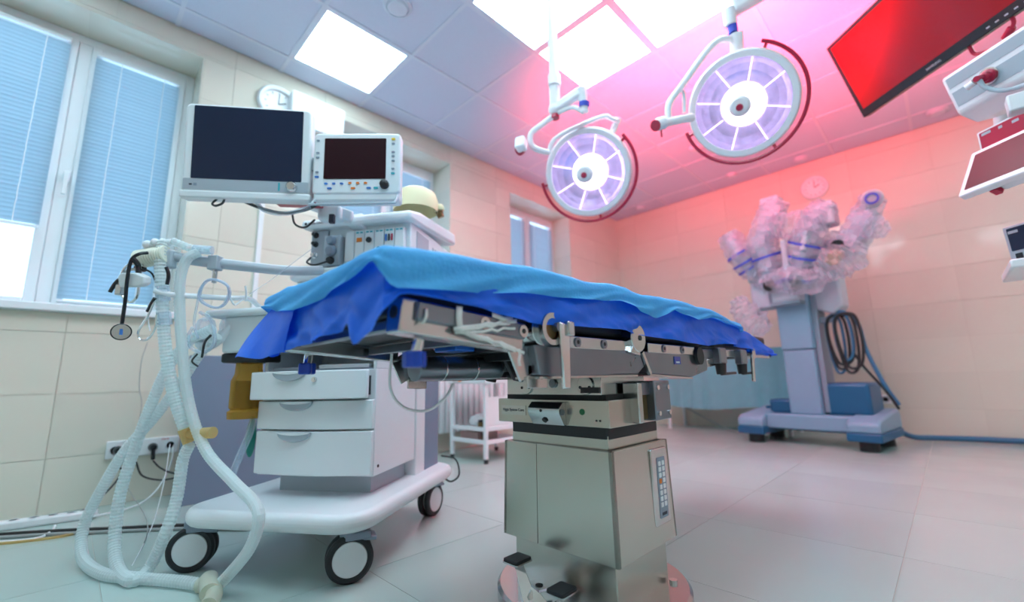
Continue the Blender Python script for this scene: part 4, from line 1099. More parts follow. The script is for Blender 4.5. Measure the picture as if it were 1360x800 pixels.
hose('breathing_hose', 'inner ribbed hose loop on the floor rising to the amber connector',
     [(-1.793,0.303,0.399), (-1.816,0.293,0.346), (-1.821,0.289,0.236), (-1.807,0.269,0.142), (-1.873,0.248,0.030), (-1.810,0.203,0.018), (-1.921,0.175,0.030), (-2.011,0.165,0.095), (-2.031,0.166,0.237), (-2.022,0.191,0.398), (-1.998,0.213,0.518), (-1.951,0.241,0.647), (-1.873,0.281,0.736), (-1.783,0.331,0.778)], 0.0160, group=HG)
h4_ = hose('breathing_hose', 'outermost ribbed hose loop sweeping left over the floor to the clear elbow',
     [(-1.807,0.355,0.755), (-1.873,0.319,0.697), (-1.936,0.282,0.599), (-2.007,0.228,0.479), (-2.085,0.166,0.365), (-2.167,0.121,0.225), (-2.223,0.095,0.110), (-2.127,0.099,0.035), (-1.958,0.140,0.018), (-1.833,0.210,0.018), (-1.719,0.285,0.018), (-1.623,0.339,0.018)], 0.0155, group=HG)
el = MB().tube(cat([(-1.627,0.336,0.018), (-1.584,0.355,0.022), (-1.496,0.342,0.025), (-1.448,0.320,0.022)], 6), 0.021, 16)
el.build('floor_elbow', M['elbow'], h4_, world=True)
MB().cyl((-1.615,0.353,0.030), (-1.511,0.336,0.030), 0.024, n=18).build('elbow_body', M['elbow'], h4_, world=True)
t_ = hose('breathing_hose', 'short ribbed hose along the top of the hose rail', [(-1.778,0.192,1.063), (-1.770,0.216,1.053), (-1.752,0.251,1.040), (-1.725,0.293,1.037)], 0.0125, group=HG)
MB().cyl((-1.752,0.251,1.040), (-1.721,0.297,1.037), 0.015, n=16).build('cuff', M['clearp'], t_, world=True)

# coil of clear tubing on the rail clamp
cc = Vector((-1.725,0.316,0.891)); cxv = Vector((0.708, 0.706, -0.02)); cyv = Vector((0.14, -0.11, 0.98))
co = thing('tubing_coil', 'ring of clear tubing hanging from the rail clamp', 'tubing', tuple(cc))
pts = []
for k in range(110):
    a = 2*math.pi*k/36; rr = 0.050 + 0.002*math.sin(k*0.7)
    pts.append(cc + cxv*rr*math.cos(a) + cyv*(rr*math.sin(a)*0.95) + c_f*(0.004*math.sin(k*0.25)))
MB().tube(pts, 0.004, 8).build('tubing', M['clearp'], co, world=True)
MB().tube(cat([(-1.757,0.281,0.905), (-1.772,0.279,0.855), (-1.800,0.281,0.794), (-1.798,0.296,0.743)], 6), 0.004, 6).build('tail', M['clearp'], co, world=True)
MB().tube(cat([(-1.691,0.344,0.915), (-1.689,0.355,0.877), (-1.682,0.369,0.852), (-1.695,0.393,0.875)], 6), 0.003, 6).build('tail', M['clearp'], co, world=True)
MB().tube(cat([(-1.793,0.277,0.780), (-1.809,0.270,0.748), (-1.807,0.281,0.713), (-1.780,0.312,0.697), (-1.748,0.335,0.728), (-1.746,0.317,0.804), (-1.770,0.288,0.830)], 6), 0.006, 8).build('loose_loop', M['clearp'], co, world=True)
mk = MB().tube(cat([(-1.678,0.406,0.890), (-1.637,0.461,0.944), (-1.603,0.532,1.023), (-1.592,0.585,1.079)], 6), 0.0012, 5)
tag(mk.build('sampling_line', M['clearp']), 'hair-thin clear sampling line running from the white arm up to the machine', 'tubing')

# stethoscope and head strap on the arm mount
sc = Vector((-1.819,0.100,0.756))
st = thing('stethoscope', 'black stethoscope hanging in front of the window blind', 'stethoscope', tuple(sc))
MB().tube(cat([(-1.777,0.135,1.010), (-1.772,0.113,1.000), (-1.779,0.098,0.978), (-1.782,0.095,0.920), (-1.797,0.098,0.851), (-1.815,0.099,0.777)], 8), 0.0052, 10).build('rubber_tube', M['blackgloss'], st, world=True)
MB().tube(cat([(-1.775,0.100,0.985), (-1.779,0.115,0.967), (-1.807,0.122,0.944)], 5), 0.008, 10).build('tube_fork', M['blackgloss'], st, world=True)
fdir = (Vector((0, 0, 0.58)) - sc).normalized()
MB().lathe([(0.0, 0.0), (0.024, 0.0), (0.026, 0.003), (0.026, 0.009), (0.022, 0.012)], sc, fdir, n=28).build('chest_piece', M['blackgloss'], st, world=True)
MB().lathe([(0.0, 0.0), (0.0225, 0.0), (0.0225, 0.0015), (0.0, 0.0015)], sc + fdir*0.0115, fdir, n=28).build('diaphragm', M['steel2'], st, world=True)
MB().box(sc + fdir*0.0132, (0.006, 0.006, 0.018), Matrix.Rotation(R(45), 3, 'Z')).build('diaphragm_mark', M['bluebtn'], st, world=True)
MB().tube(cat([(-1.756,0.166,0.858), (-1.780,0.155,0.806), (-1.807,0.140,0.760), (-1.807,0.146,0.734), (-1.790,0.163,0.734), (-1.771,0.175,0.764), (-1.759,0.175,0.810)], 8), 0.0032, 8).build('ear_tube', M['chrome'], st, world=True)
MB().tube(cat([(-1.755,0.165,0.862), (-1.766,0.159,0.844), (-1.778,0.153,0.820)], 4), 0.0055, 8).build('ear_sleeve', M['blackgloss'], st, world=True)
MB().tube(cat([(-1.741,0.182,0.963), (-1.739,0.190,0.939), (-1.747,0.190,0.908)], 4), 0.0055, 8).build('tube_end', M['blackgloss'], st, world=True)
MB().tube(cat([(-1.782,0.157,0.848), (-1.793,0.159,0.796), (-1.794,0.167,0.761)], 4), 0.002, 6).build('thin_wire', M['cord'], st, world=True)
hs = thing('laryngoscope_set', 'tangle of steel and black instruments clipped beside the stethoscope', 'instrument', (-1.870,0.093,0.923))
MB().tube(cat([(-1.818,0.130,0.978), (-1.853,0.096,0.979), (-1.876,0.083,0.941), (-1.882,0.091,0.887), (-1.867,0.113,0.858), (-1.847,0.128,0.876), (-1.837,0.129,0.910)], 8), 0.004, 8).build('steel_loop', M['chrome'], hs, world=True)
MB().tube(cat([(-1.840,0.126,0.968), (-1.872,0.095,0.962), (-1.899,0.078,0.926), (-1.906,0.081,0.885)], 8), 0.005, 8).build('blade', M['steel2'], hs, world=True)
MB().box((-1.882,0.087,0.899), (0.02, 0.02, 0.035), Matrix.Rotation(R(45), 3, 'Z')).build('clip', M['steel2'], hs, world=True, bevel=0.003)
MB().tube(cat([(-1.907,0.064,0.893), (-1.893,0.072,0.917), (-1.881,0.080,0.931)], 4), 0.006, 8).build('black_tip', M['gun'], hs, world=True)
MB().box((-1.853,0.127,0.971), (0.03, 0.025, 0.02), Matrix.Rotation(R(45), 3, 'Z')).build('black_pad', M['blackgloss'], hs, world=True, bevel=0.006)
MB().tube(cat([(-1.850,0.115,0.974), (-1.804,0.151,0.953), (-1.796,0.169,0.914)], 5), 0.003, 8).build('strap', M['gun'], hs, world=True)
# ------------------------------------------------------------------ surgical lamps
M['lampglow'] = emit('surgical_lamp_glow', (1.0, 0.90, 0.97), 5.5)
M['lampglow2'] = emit('surgical_lamp_spoke', (1.0, 0.88, 0.98), 1.6)
M['reflect'] = mat('lamp_reflector_facets', (0.62, 0.52, 0.80), 0.25, 0.6, var=0.25, vscale=30, bump=0.6, bscale=30)
M['lens'] = clear('lamp_cover_glass', (0.98, 0.95, 1.0), 0.03, 0.05)


def lamp_head(root, r, rail_a0, rail_a1):
    """head in local axes: +Z is the light direction, +Y up"""
    g_ = 0.012
    dome = MB().lathe([(r, -0.005), (r*1.04, -0.012), (r*1.05, -0.035), (r*0.98, -0.07), (r*0.80, -0.115), (r*0.50, -0.145), (0.0, -0.155)], n=64).build('lamp_dome', M['lampw'], root)
    MB().lathe([(r*0.90, 0.006), (r*1.01, 0.008), (r*1.05, -0.004), (r*1.045, -0.014), (r*0.90, -0.014), (r*0.90, 0.006)], n=64).build('rim', M['lampw'], root)
    # faceted reflector bowl
    prof = [(r*0.91, -0.006), (r*0.80, -0.032), (r*0.66, -0.052), (r*0.50, -0.066), (r*0.36, -0.074)]
    MB().lathe(prof, n=72).build('reflector', M['reflect'], root, angle=1)
    MB().lathe([(r*0.24, -0.060), (r*0.42, -0.060), (r*0.42, -0.070), (r*0.24, -0.070), (r*0.24, -0.060)], n=48).build('light_ring', M['lampglow'], root)
    for k in range(8):
        a = R(22 + 45*k)
        d = Vector((math.cos(a), math.sin(a), 0))
        MB().bar(d*r*0.46 + Vector((0, 0, -0.048)), d*r*0.88 + Vector((0, 0, -0.006)), 0.005, 0.004).build('light_spoke', M['lampglow2'], root)
    MB().lathe([(r*0.24, -0.06), (r*0.22, -0.01), (r*0.20, 0.02), (r*0.21, 0.026), (r*0.20, 0.075), (r*0.15, 0.088), (0.0, 0.09)], n=32).build('centre_handle', M['lampw'], root)
    MB().lathe([(0.0, 0.0), (r*0.07, 0.0), (r*0.06, 0.010), (0.0, 0.012)], (r*0.0, -r*0.02, 0.088), n=16).build('handle_button', M['redrail'], root)
    MB().lathe([(0.0, 0.004), (r*0.92, 0.004)], n=64).build('cover_glass', M['lens'], root)
    pts = []
    for k in range(49):
        a = R(rail_a0 + (rail_a1-rail_a0)*k/48)
        pts.append((r*1.16*math.cos(a), r*1.16*math.sin(a), 0.0))
    hr = MB().tube(pts, 0.0085, 10).build('grab_rail', M['redrail'], root)
    for f in (0.02, 0.45, 0.98):
        a = R(rail_a0 + (rail_a1-rail_a0)*f)
        d = Vector((math.cos(a), math.sin(a), 0))
        MB().cyl(d*r*1.0 + Vector((0, 0, -0.015)), d*r*1.17, 0.007, n=8).build('rail_bracket', M['redrail'], hr)

cp = Vector((0, 0, 0.5817))
def lamp_quat(c, aim):
    z = (Vector(aim) - Vector(c)).normalized()
    y = (Vector((0, 0, 1)) - z*z.z).normalized(); x = y.cross(z)
    return Matrix((x, y, z)).transposed().to_quaternion()

def add_red_spot(name, loc, aim, power, spot, blend, size, parent, col=(1.0, 0.05, 0.10)):
    l = bpy.data.lights.new(name, 'SPOT'); l.energy = power; l.color = col
    l.spot_size = R(spot); l.spot_blend = blend; l.shadow_soft_size = size
    o = bpy.data.objects.new(name, l); COL.objects.link(o)
    o.parent = parent
    Mw = Matrix.Translation(loc) @ (Vector(aim) - Vector(loc)).to_track_quat('-Z', 'Y').to_matrix().to_4x4()
    o.matrix_local = W[parent].inverted() @ Mw
    return o

L1c = Vector((-1.267,1.894,1.696))
lamp1 = thing('surgical_lamp', 'round surgical lamp on the long vertical pole, lower and left of the two', 'surgical lamp', tuple(L1c), rot=lamp_quat(L1c, (-0.45, -0.45, 0.35)), group='ceiling surgical lamps')
lamp_head(lamp1, 0.228, 35-215, 35)
def lp(mb, n_, m, root, **k): return mb.build(n_, M[m], root, world=True, **k)
pt = Vector((-1.269,1.637,2.131))
lp(MB().cyl(pt, (pt.x, pt.y, HC), 0.024, n=24), 'ceiling_pole', 'lampw', lamp1)
lp(MB().cyl((pt.x, pt.y, HC-0.05), (pt.x, pt.y, HC-0.004), 0.09, n=32), 'ceiling_rose', 'lampw', lamp1)
jb = Vector((-1.288,1.657,1.982))
lp(MB().cyl(pt + Vector((0, 0, 0.03)), pt + Vector((0, 0, -0.03)), 0.033, n=24).cyl(pt, jb, 0.028, n=24).ball(jb, 0.036, 18, 12), 'pole_joint', 'lampw', lamp1)
lp(MB().cyl(jb + Vector((0, 0, -0.03)), jb + Vector((0, 0, -0.05)), 0.022, n=18), 'joint_ring', 'redrail', lamp1)
sa = Vector((-1.125,1.669,2.008))
lp(MB().bar(jb, sa, 0.045, 0.05), 'spring_arm', 'lampw', lamp1, bevel=0.012)
lp(MB().cyl(sa + Vector((0, 0, 0.02)), Vector((-1.126,1.694,1.903)), 0.026, 0.020, n=18), 'arm_knuckle', 'lampw', lamp1, bevel=0.003)
lp(MB().cyl((-1.121,1.685,1.955), (-1.125,1.688,1.933), 0.027, n=18), 'knuckle_ring', 'stripe', lamp1)
lp(MB().tube(cat([(-1.129,1.691,1.903), (-1.184,1.668,1.949), (-1.265,1.658,1.954)], 6), 0.012, 10), 'lower_link', 'lampw', lamp1)
lp(MB().tube(cat([(-1.282,1.667,1.966), (-1.340,1.623,1.913), (-1.393,1.583,1.863), (-1.403,1.586,1.812), (-1.394,1.616,1.786), (-1.363,1.678,1.775)], 8), 0.015, 12), 'yoke', 'lampw', lamp1)
lp(MB().prism(rrect(0.055, 0.07, 0.012, 4), (-1.416,1.540,1.774), (0.95, 0.30, 0), (-0.1, 0.2, 0.97), 0.05), 'yoke_end', 'lampw', lamp1, bevel=0.008)
lp(MB().cyl((-1.428,1.519,1.754), (-1.425,1.533,1.766), 0.028, n=16), 'end_cap', 'redrail', lamp1)
lp(MB().tube(cat([(-1.370,1.686,1.772), (-1.333,1.703,1.851), (-1.229,1.776,1.910), (-1.120,1.859,1.953), (-1.093,1.889,1.940), (-1.076,1.936,1.935)], 8), 0.012, 12), 'handle_bow', 'lampw', lamp1)
lp(MB().cyl((-1.073,1.933,1.955), (-1.134,1.948,1.886), 0.018, n=16), 'bow_mount', 'lampw', lamp1, bevel=0.003)

L2c = Vector((-0.535,2.146,1.862))
lamp2 = thing('surgical_lamp', 'brighter upper surgical lamp with the red grab rail, beside the television', 'surgical lamp', tuple(L2c), rot=lamp_quat(L2c, (-0.25, -0.25, 0.40)), group='ceiling surgical lamps')
lamp_head(lamp2, 0.232, -172, 62)
lp(MB().tube(cat([(-0.523,2.052,2.162), (-0.562,2.015,2.156), (-0.614,1.978,2.101), (-0.721,1.913,1.944), (-0.773,1.881,1.864), (-0.787,1.887,1.786)], 8), 0.016, 12), 'yoke', 'lampw', lamp2)
lp(MB().tube(cat([(-0.742,1.919,1.947), (-0.725,1.942,1.925), (-0.735,1.955,1.832)], 6), 0.010, 10), 'yoke_brace', 'lampw', lamp2)
lp(MB().cyl((-0.812,1.841,1.758), (-0.710,1.986,1.810), 0.020, n=16), 'yoke_axle', 'lampw', lamp2, bevel=0.003)
lp(MB().cyl((-0.823,1.831,1.755), (-0.791,1.860,1.765), 0.030, n=18), 'yoke_end', 'lampw', lamp2, bevel=0.006)
lp(MB().cyl((-0.824,1.818,1.746), (-0.820,1.834,1.755), 0.026, n=16), 'end_cap', 'redrail', lamp2)
lp(MB().tube(cat([(-0.811,1.849,1.733), (-0.813,1.855,1.698)], 3), 0.004, 6), 'end_pin', 'redrail', lamp2)
lp(MB().cyl((-0.499,2.070,2.190), (-0.516,2.108,2.084), 0.030, n=22), 'neck', 'lampw', lamp2, bevel=0.004)
lp(MB().cyl((-0.508,2.050,2.233), (-0.509,2.059,2.190), 0.022, n=18), 'neck_ring', 'stripe', lamp2)
lp(MB().cyl((-0.508,2.031,2.304), (-0.512,2.048,2.226), 0.028, n=18), 'neck_top', 'lampw', lamp2, bevel=0.004)
a0 = Vector((-0.498,2.042,2.304)); a1 = Vector((-0.072,2.234,2.474))
lp(MB().bar(a0 + Vector((0, 0, 0.0)), a1, 0.06, 0.075), 'spring_arm', 'lampw', lamp2, bevel=0.014)
lp(MB().cyl(a1 - Vector((0, 0, 0.04)), (a1.x, a1.y, HC), 0.03, n=22), 'ceiling_pole', 'lampw', lamp2)
lp(MB().cyl((a1.x, a1.y, HC-0.05), (a1.x, a1.y, HC-0.004), 0.09, n=32), 'ceiling_rose', 'lampw', lamp2)

# ------------------------------------------------------------------ television, tilted down from the ceiling
tx, ty = Vector((0.7525, -0.6586, 0.0)), Vector((-0.219, -0.250, 0.943))
tz = tx.cross(ty).normalized()
TVP = Vector((-0.157, 3.180, 2.075))
Mtv = Matrix((tx, ty, tz)).transposed()
tv = thing('television', 'large dark television hung from the ceiling and tilted down, with a red glow put into its screen', 'television', tuple(TVP), rot=Mtv.to_quaternion())
TW, THh = 0.88, 0.492
MB().prism(rrect(TW, THh, 0.006, 3, TW/2, THh/2), (0, 0, -0.045), (1, 0, 0), (0, 1, 0), 0.045).build('case', M['blackgloss'], tv, bevel=0.004)
M['tvscreen'] = emit('tv_screen_red_glow', (0.22, 0.002, 0.007), 0.30); M['tvscreen'].node_tree.nodes['Principled BSDF'].inputs['Roughness'].default_value = 0.12  # red glare put into the screen as colour and emission
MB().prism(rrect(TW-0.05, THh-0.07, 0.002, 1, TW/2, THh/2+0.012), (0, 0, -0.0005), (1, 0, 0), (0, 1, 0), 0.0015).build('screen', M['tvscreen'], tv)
text_mesh('lettering', 'SAMSUNG', 0.016, M['grey'], tv, W[tv] @ basis((0.42, 0.021, 0.0004), (1, 0, 0), (0, 1, 0)))
for k in range(5): MB().prism(rrect(0.014, 0.006, 0.001, 1, 0.66 + 0.035*k, 0.020), (0, 0, -0.0002), (1, 0, 0), (0, 1, 0), 0.001).build('key', M['grey'], tv)
bk_ = Vector((0.44, 0.25, -0.045))
MB().box(bk_ + Vector((0, 0, -0.02)), (0.42, 0.22, 0.05)).build('rear_housing', M['blackgloss'], tv, bevel=0.01)
pw = W[tv] @ (bk_ + Vector((0, 0, -0.05)))
lp(MB().cyl(pw, (pw.x, pw.y, HC), 0.028, n=20), 'ceiling_pole', 'lampw', tv)
lp(MB().tube(cat([W[tv] @ Vector((0.56, 0.0, -0.02)), W[tv] @ Vector((0.57, -0.05, -0.02)), W[tv] @ Vector((0.66, -0.07, -0.02)), W[tv] @ Vector((0.72, -0.03, -0.02)), W[tv] @ Vector((0.73, 0.01, -0.02))], 8), 0.008, 8), 'cable', 'redrail', tv)
lp(MB().cyl(W[tv] @ Vector((0.675, -0.062, -0.02)), W[tv] @ Vector((0.715, -0.035, -0.02)), 0.016, n=12), 'cable_choke', 'redrail', tv, bevel=0.004)

# ------------------------------------------------------------------ supply pendant at the right edge
def local_frame(P, up_):
    y = Vector(up_).normalized(); x = Vector((0.7525, -0.6586, 0.0)); z = x.cross(y).normalized()
    return Vector(P), Matrix((x, y, z)).transposed()
P1, R1 = local_frame((0.153, 2.328, 1.577), (-0.173, -0.198, 0.965))
pn = thing('supply_pendant', 'white ceiling supply pendant with two grey socket channels at the right edge', 'pendant', tuple(P1), rot=R1.to_quaternion())
LW = 0.62
MB().prism([(0.0, -0.018), (0.012, 0.135), (0.004, 0.142), (-0.004, 0.142)] and [(0, -0.02), (0, 0.14), (-0.17, 0.14), (-0.17, -0.07), (-0.06, -0.07)], (0, 0, 0), (0, 0, 1), (0, 1, 0), -LW).build('body', M['lampw'], pn, bevel=0.014, seg=3)
MB().mm((0.018, 0.085, -0.002), (LW-0.02, 0.125, 0.0015)).build('channel', M['grey'], pn)
MB().mm((0.018, 0.008, -0.002), (LW-0.02, 0.066, 0.0015)).build('channel', M['grey'], pn)
gv = MB().lathe([(0.0, 0.0), (0.024, 0.0), (0.024, 0.012), (0.017, 0.016), (0.017, 0.03), (0.010, 0.034), (0.010, 0.06), (0.0, 0.06)], (0.14, 0.05, 0.0), (0, 0, 1), n=22).build('gas_outlet', M['redrail'], pn)
MB().lathe([(0.024, 0.0), (0.030, 0.0), (0.030, 0.008), (0.024, 0.008)], (0.14, 0.05, 0.0), (0, 0, 1), n=22).build('outlet_ring', M['chrome'], gv)
MB().cyl((0.128, 0.045, 0.055), (0.105, 0.040, 0.060), 0.012, n=12).build('outlet_plug', M['lampw'], gv)
MB().tube(cat([(0.14, 0.045, 0.05), (0.145, 0.01, 0.05), (0.18, -0.03, 0.045), (0.24, -0.05, 0.04), (0.34, -0.05, 0.03), (0.45, -0.03, 0.02)], 8), 0.0075, 10).build('gas_hose', M['grey'], gv)
# column and ceiling arm of the pendant, just outside the frame
colp = W[pn] @ Vector((0.36, 0.0, -0.09))
lp(MB().cyl((colp.x, colp.y, 0.75), (colp.x, colp.y, HC), 0.055, n=28), 'column', 'lampw', pn)
lp(MB().mm((colp.x-0.22, colp.y-0.03, 1.43), (colp.x, colp.y+0.03, 1.49)), 'stay', 'lampw', pn, bevel=0.006)
lp(MB().cyl((0.285,2.478,1.608), (0.278,2.495,1.514), 0.022, n=16), 'drop_post', 'lampw', pn)

P2, R2 = local_frame((0.107, 2.234, 1.207), (0.313, 0.358, 0.879))
mn_ = thing('tilted_monitor', 'thin white-framed dark monitor tilted upwards at the right edge', 'monitor', tuple(P2), rot=R2.to_quaternion())
MB().prism(rrect(0.36, 0.20, 0.006, 3, 0.18, 0.10), (0, 0, -0.028), (1, 0, 0), (0, 1, 0), 0.028).build('case', M['lampw'], mn_, bevel=0.004)
MB().prism(rrect(0.325, 0.160, 0.002, 1, 0.18, 0.102), (0, 0, -0.0005), (1, 0, 0), (0, 1, 0), 0.0015).build('screen', M['screen2'], mn_)
MB().mm((0.08, -0.002, -0.055), (0.10, 0.03, -0.028)).build('side_key', M['redrail'], mn_)
MB().mm((0.10, 0.01, -0.06), (0.34, 0.12, -0.028)).build('rear_housing', M['lampw'], mn_, bevel=0.008)
lp(MB().bar(W[mn_] @ Vector((0.2, 0.08, -0.05)), (colp.x, colp.y, 1.27), 0.04, 0.03), 'mount_arm', 'lampw', mn_, bevel=0.006)
P3, R3 = local_frame((0.196, 2.344, 1.370), (0.003, 0.004, 1))
nb = thing('status_display', 'narrow burgundy display strip behind the tilted monitor', 'display', tuple(P3), rot=R3.to_quaternion())
MB().prism(rrect(0.34, 0.10, 0.004, 2, 0.17, 0.05), (0, 0, -0.03), (1, 0, 0), (0, 1, 0), 0.03).build('case', M['lampw'], nb, bevel=0.003)
MB().prism(rrect(0.325, 0.085, 0.002, 1, 0.17, 0.05), (0, 0, -0.0005), (1, 0, 0), (0, 1, 0), 0.0015).build('screen', M['redrail'], nb)
for k, w_ in enumerate((0.03, 0.012, 0.02)): MB().prism(rrect(w_, 0.010, 0.001, 1, 0.03+0.045*k, 0.083-0.003*k), (0, 0, 0.0005), (1, 0, 0), (0, 1, 0), 0.001).build('readout', M['grey'], nb)
lp(MB().bar(W[nb] @ Vector((0.2, 0.05, -0.02)), (colp.x, colp.y, 1.42), 0.03, 0.03), 'mount_arm', 'lampw', nb, bevel=0.006)
P4, R4 = local_frame((0.214, 2.405, 0.950), (-0.038, -0.043, 0.998))
dv = thing('infusion_device', 'small grey device with a dark display on a white shelf at the right edge', 'medical device', tuple(P4), rot=R4.to_quaternion())
MB().prism(rrect(0.26, 0.15, 0.006, 3, 0.13, 0.075), (0, 0, -0.12), (1, 0, 0), (0, 1, 0), 0.12).build('case', M['grey'], dv, bevel=0.005)
MB().prism(rrect(0.24, 0.085, 0.002, 1, 0.132, 0.098), (0, 0, -0.0005), (1, 0, 0), (0, 1, 0), 0.0015).build('screen', M['screen'], dv)
MB().mm((0.02, 0.014, -0.001), (0.04, 0.045, 0.003)).build('switch', M['blackgloss'], dv)
MB().prism(rrect(0.03, 0.010, 0.001, 1, 0.03, 0.125), (0, 0, 0.0005), (1, 0, 0), (0, 1, 0), 0.001).build('readout', M['grey'], dv)
lp(MB().mm((P4.x-0.02, P4.y-0.19, 0.918), (P4.x+0.5, P4.y+0.17, 0.9485)), 'shelf', 'lampw', pn, bevel=0.006)

# ------------------------------------------------------------------ surgical robot by the back wall
RB = thing('surgical_robot', 'tall blue-grey surgical robot cart with plastic-wrapped arms by the back wall', 'surgical robot', (-0.88, 4.5, 0), R(-7))
def rp(mb, n_, m, parent=None, world=False, **k): return mb.build(n_, M[m], parent or RB, world=world, **k)
for s in (-1, 1):
    fx = 0.40*s
    ft = rp(MB().prism([(-0.30, 0.135), (-0.30, 0.205), (-0.24, 0.235), (0.30, 0.29), (0.34, 0.25), (0.34, 0.135)], (fx-0.105, 0, 0), (0, 1, 0), (0, 0, 1), 0.21), 'foot', 'robot', bevel=0.02, seg=3)
    rp(MB().mm((fx-0.108, -0.305, 0.075), (fx+0.108, 0.345, 0.138)), 'foot_band', 'robotd', ft, bevel=0.01)
    for yy in (-0.19, 0.24): rp(MB().cyl((fx, yy, 0.0), (fx, yy, 0.078), 0.062, n=20), 'foot_pad', 'black', ft)
    rp(MB().cyl((fx, 0.12, 0.26), (fx, 0.12, 0.29), 0.02, n=14), 'foot_button', 'robotd', ft)
rp(MB().mm((-0.32, -0.20, 0.125), (0.32, -0.04, 0.245)), 'cross_beam', 'robot', bevel=0.015, seg=3)
rp(MB().mm((-0.33, -0.04, 0.10), (0.33, 0.30, 0.25)), 'chassis', 'robotd', bevel=0.015)
rp(MB().mm((-0.33, -0.03, 0.24), (-0.14, 0.20, 0.36)), 'side_box', 'robotd', bevel=0.02)
rp(MB().mm((0.12, -0.06, 0.24), (0.42, 0.30, 0.50)), 'battery_box', 'robotd', bevel=0.03, seg=3)
rp(MB().mm((-0.132, -0.12, 0.24), (0.105, 0.12, 0.78)), 'lower_column', 'robot', bevel=0.012)
rp(MB().mm((-0.137, -0.125, 0.786), (0.11, 0.12, 1.36)), 'upper_column', 'robot', bevel=0.012)
rp(MB().mm((0.106, -0.06, 0.26), (0.15, 0.14, 1.30)), 'column_spine', 'midgrey', bevel=0.006)
rp(MB().mm((-0.12, -0.25, 1.19), (0.10, -0.10, 1.36)), 'front_head', 'robotl', bevel=0.02, seg=3)
rp(MB().mm((-0.12, -0.255, 1.165), (0.10, -0.11, 1.195)), 'head_lower_trim', 'midgrey', bevel=0.006)  # mid-grey strip along the lower edge of the head
rp(MB().prism([(0.13, 1.12), (0.26, 1.06), (0.33, 1.13), (0.33, 1.52), (0.13, 1.52)], (0, -0.03, 0), (1, 0, 0), (0, 0, 1), -0.20), 'right_head', 'robotl', bevel=0.02)
rp(MB().mm((-0.33, -0.14, 1.17), (-0.16, 0.06, 1.46)), 'left_head', 'robotl', bevel=0.02)
rp(MB().mm((-0.32, -0.10, 1.38), (0.30, 0.14, 1.56)), 'shoulder_beam', 'robotl', bevel=0.025, seg=3)
rp(MB().mm((-0.36, -0.06, 1.12), (-0.31, 0.04, 1.42)), 'left_strut', 'midgrey', bevel=0.01)


def crumple(pts, radii, seed, n=18, amp=0.22, step=0.012):
    P = cat(pts, 8); N = len(P)
    rr = [lerp_list([(k/(len(radii)-1), radii[k]) for k in range(len(radii))], i/(N-1)) for i in range(N)]
    mb = MB().tube(P, 1.0, n, rf=lambda i, N_: rr[i])
    rnd = random.Random(seed)
    for idx, v in enumerate(mb.v):
        i = idx // n
        c = P[min(i, N-1)]
        f = 1 + amp*(rnd.random()-0.5)*2*0.6 + amp*math.sin(idx*1.7+seed)*0.4
        mb.v[idx] = c + (v-c)*f
    return mb


def wrapped_arm(name, pts, radii, seed, stripes=(), core='robotl', joint=True):
    a = rp(MB().tube(cat(pts, 6), 1.0, 12, rf=lambda i, N_: 0.62*lerp_list([(k/(len(radii)-1), radii[k]) for k in range(len(radii))], i/(N_-1))), name, core, world=True)
    rp(crumple(pts, radii, seed), 'plastic_cover', 'film', a, world=True, angle=10)
    P = cat(pts, 12)
    for s in stripes:
        k = int(s*(len(P)-1)); k = min(max(k, 1), len(P)-2)
        d = (P[k+1]-P[k-1]).normalized()
        r_ = lerp_list([(q/(len(radii)-1), radii[q]) for q in range(len(radii))], s)*1.05
        rp(MB().lathe([(r_, -0.010), (r_+0.004, -0.010), (r_+0.004, 0.010), (r_, 0.010), (r_, -0.010)], P[k], d, n=20), 'blue_stripe', 'stripe', a, world=True)
    if joint:
        for p in pts[1:-1]: rp(MB().cyl(Vector(p) + Vector((0.02, 0.05, 0)), Vector(p) - Vector((0.02, 0.07, 0)), radii[0]*0.7, n=18), 'arm_joint', 'robotl', a, world=True)
    return a

wrapped_arm('outer_arm', [(-1.010,4.400,1.376), (-1.151,4.360,1.508), (-1.231,4.300,1.673), (-1.321,4.260,1.892)], [0.08, 0.10, 0.12, 0.09], 3, (0.45, 0.58, 0.72))
wrapped_arm('inner_arm', [(-0.981,4.300,1.310), (-1.004,4.260,1.532), (-1.024,4.220,1.737), (-0.949,4.220,1.926), (-0.890,4.240,2.069)], [0.09, 0.11, 0.12, 0.12, 0.11], 5, (0.08, 0.34))
wrapped_arm('inner_arm', [(-0.840,4.280,1.304), (-0.776,4.240,1.495), (-0.692,4.200,1.677), (-0.614,4.220,1.831), (-0.541,4.240,1.946)], [0.10, 0.125, 0.12, 0.11, 0.10], 8, (0.10, 0.33, 0.45))
wrapped_arm('outer_arm', [(-0.641,4.400,1.529), (-0.520,4.340,1.588), (-0.409,4.280,1.624), (-0.312,4.260,1.768), (-0.242,4.260,1.914)], [0.11, 0.14, 0.11, 0.10, 0.085], 11, ())
rp(crumple([(-0.646,4.220,1.401), (-0.538,4.200,1.439), (-0.435,4.200,1.490), (-0.368,4.200,1.572)], [0.09, 0.13, 0.12, 0.06], 13, amp=0.35), 'plastic_cover', 'film', world=True, angle=10)
rp(crumple([(-0.307,4.200,1.690), (-0.245,4.200,1.649), (-0.195,4.200,1.600)], [0.09, 0.08, 0.04], 14, amp=0.3), 'plastic_cover', 'film', world=True, angle=10)
rp(crumple([(-1.060,4.240,1.362), (-0.872,4.180,1.360), (-0.716,4.180,1.320), (-0.630,4.220,1.367)], [0.07, 0.10, 0.10, 0.06], 15, amp=0.3), 'plastic_cover', 'film', world=True, angle=10)
